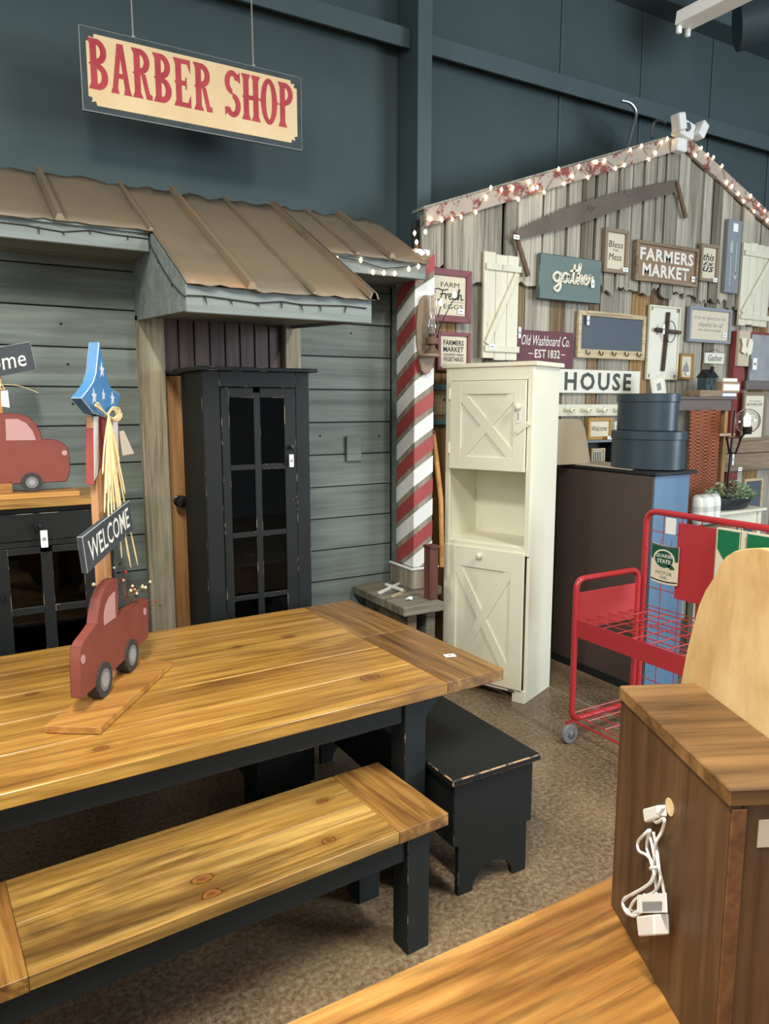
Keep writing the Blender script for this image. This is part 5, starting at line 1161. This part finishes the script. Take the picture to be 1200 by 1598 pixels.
x0, x1, z0, z1, y = R; MB().tube([(x0+(x1-x0)*(.5+.25*math.cos(a)), y-.002, z0+(z1-z0)*.52+.035*math.sin(a)) for a in [i*math.pi/8 for i in range(16)]], .003, 4, closed=True).build('tub_motif', 'print_grey', t)
# industrial lamp with glowing globe
yb = 3.2; t = thing('floor_lamp', 'dark metal floor lamp with glowing clear globe bulb', 'lamp', (onY(1128, 830, yb).x, yb, 0))
top = onY(1147, 640, yb); low = onY(1131, 800, yb); d_ = (top-low); foot = low-d_*((low.z-.02)/d_.z)
MB().tube([foot, low, top], .008, 8).build('pole', 'metal_dark', t, smooth=True); MB().lathe([(.14, 0), (.14, .012), (.03, .02), (.012, .04)], (foot.x, foot.y, 0), 24).build('base', 'metal_dark', t, smooth=True)
q = [onY(u, v, yb-.02) for u, v in ((1134, 683), (1138, 706), (1148, 708), (1157, 682))]; MB().tube(q, .009, 6, closed=True).build('yoke', 'metal_dark', t); sk = onY(1166, 673, yb-.02)
MB().tube([q[3], sk], .007, 6).build('arm', 'metal_dark', t); MB().lathe([(.028, -.02), (.032, .0), (.03, .03), (.024, .035)], sk, 14).build('socket', 'metal_dark', t, smooth=True)
gc = onY(1166, 657, yb-.02); MB().ball(gc, .085, 16).build('globe', 'clear_glass', t, smooth='all', weld=True).modifiers.new('thin', 'SOLIDIFY').thickness = .0015; MB().lathe([(.006, -.06), (.02, -.03), (.022, .025), (.006, .05)], gc, 8).build('filament', 'edison_glow', t, smooth='all')
# plant, stand, framed picture, cushion
yb = 3.12; a = onY(1120, 800, yb); b = onY(1190, 800, yb); zt = a.z
t = thing('plant_stand', 'small cream side table carrying the oblong planter', 'table', ((a.x+b.x)/2, yb, 0)); bx('top_board', 'cream_old', t, a.x-.02, b.x+.02, yb-.02, yb+.2, zt-.02, zt, .003); bx('apron', 'cream_old', t, a.x+.02, b.x-.02, yb+.01, yb+.18, zt-.11, zt-.021, .002)
for x in (a.x+.01, b.x-.05):
    for y in (yb, yb+.15): bx('leg', 'cream_old', t, x, x+.04, y, y+.04, 0, zt-.021, .002)
c = Vector(((a.x+b.x)/2-.02, yb+.08, zt)); t = thing('planter', 'dark oblong planter full of pale green foliage', 'plant', c)
MB().lathe([(.75, 0), (.82, .01), (1, .075), (1, .085), (.93, .085), (.9, .06)], c, 28, .23, .085).build('tray', 'tray_dark', t, smooth=True)
for nm, k_, sd in (('leaf_green', 260, 1), ('leaf_pale', 200, 2)):
    rg = random.Random(sd); mb = MB()
    for i in range(k_):
        a_ = rg.uniform(0, 6.28); rad = math.sqrt(rg.random()); px_ = c+Vector((.25*rad*math.cos(a_), .10*rad*math.sin(a_), .075+.12*(1-rad**2)*rg.random()+.02*rg.random()))
        dd = Vector((math.cos(a_)+rg.uniform(-.6, .6), math.sin(a_)+rg.uniform(-.6, .6), rg.uniform(-.2, .9))).normalized(); sd_ = dd.orthogonal().normalized(); l_ = rg.uniform(.02, .034)
        mb.poly([px_, px_+dd*l_*.5+sd_*l_*.3, px_+dd*l_, px_+dd*l_*.5-sd_*l_*.3])
    tag(mb.build('foliage', nm, t), kind='stuff')
ym = 3.5; t, R = framed('leaning_picture', 'tall dark panel in pale wooden frame behind the planter', 'picture', (1163, 748, 1192, 812), ym, .02, 'frame_tan', 'chalkboard', .02, zb=0.0)
t = thing('finial_lamp', 'small cream finial ornament peeking above the planter foliage', 'ornament', (onY(1158, 768, 3.285).x, 3.285, zt)); p = onY(1158, 768, 3.285); MB().lathe([(.028, zt-p.z+.002), (.03, zt-p.z+.015), (.012, -.03), (.022, 0), (.008, .02), (.012, .035), (.002, .05)], p, 12).build('finial', 'cream_paint', t, smooth=True)
yb = 2.95; a = onY(1084, 806, yb); b = onY(1117, 806, yb); cx = (a.x+b.x)/2; z0 = .94
t = thing('cushion', 'pale grey plaid cushion behind the red cart', 'cushion', (cx, yb, z0)); mb = MB(); n_ = 10; w_ = (b.x-a.x)*.56; h_ = onY(1100, 771, yb).z-z0
F = []
for s__ in (-1, 1):
    F.append([[Vector((cx+w_*(i/n_*2-1)*(1-.06*math.cos(math.pi*(j/n_-.5))**2*0), yb+s__*.05*math.sqrt(max(0, (1-(i/n_*2-1)**4)*(1-(j/n_*2-1)**4))), z0+h_*j/n_)) for i in range(n_+1)] for j in range(n_+1)])
for k_, g_ in enumerate(F):
    for j in range(n_):
        for i in range(n_): mb.poly([g_[j][i], g_[j][i+1], g_[j+1][i+1], g_[j+1][i]][::(1 if k_ == 0 else -1)])
mb.build('cover', 'plaid_cloth', t, smooth='all', weld=True)
t = thing('wooden_stool', 'plain wooden stool under the plaid cushion', 'stool', (cx, yb, 0)); bx('seat', 'frame_wood', t, cx-.15, cx+.15, yb-.12, yb+.12, .91, .938, .003)
for x in (cx-.14, cx+.105):
    for y in (yb-.11, yb+.075): bx('leg', 'frame_wood', t, x, x+.035, y, y+.035, 0, .91, .002)
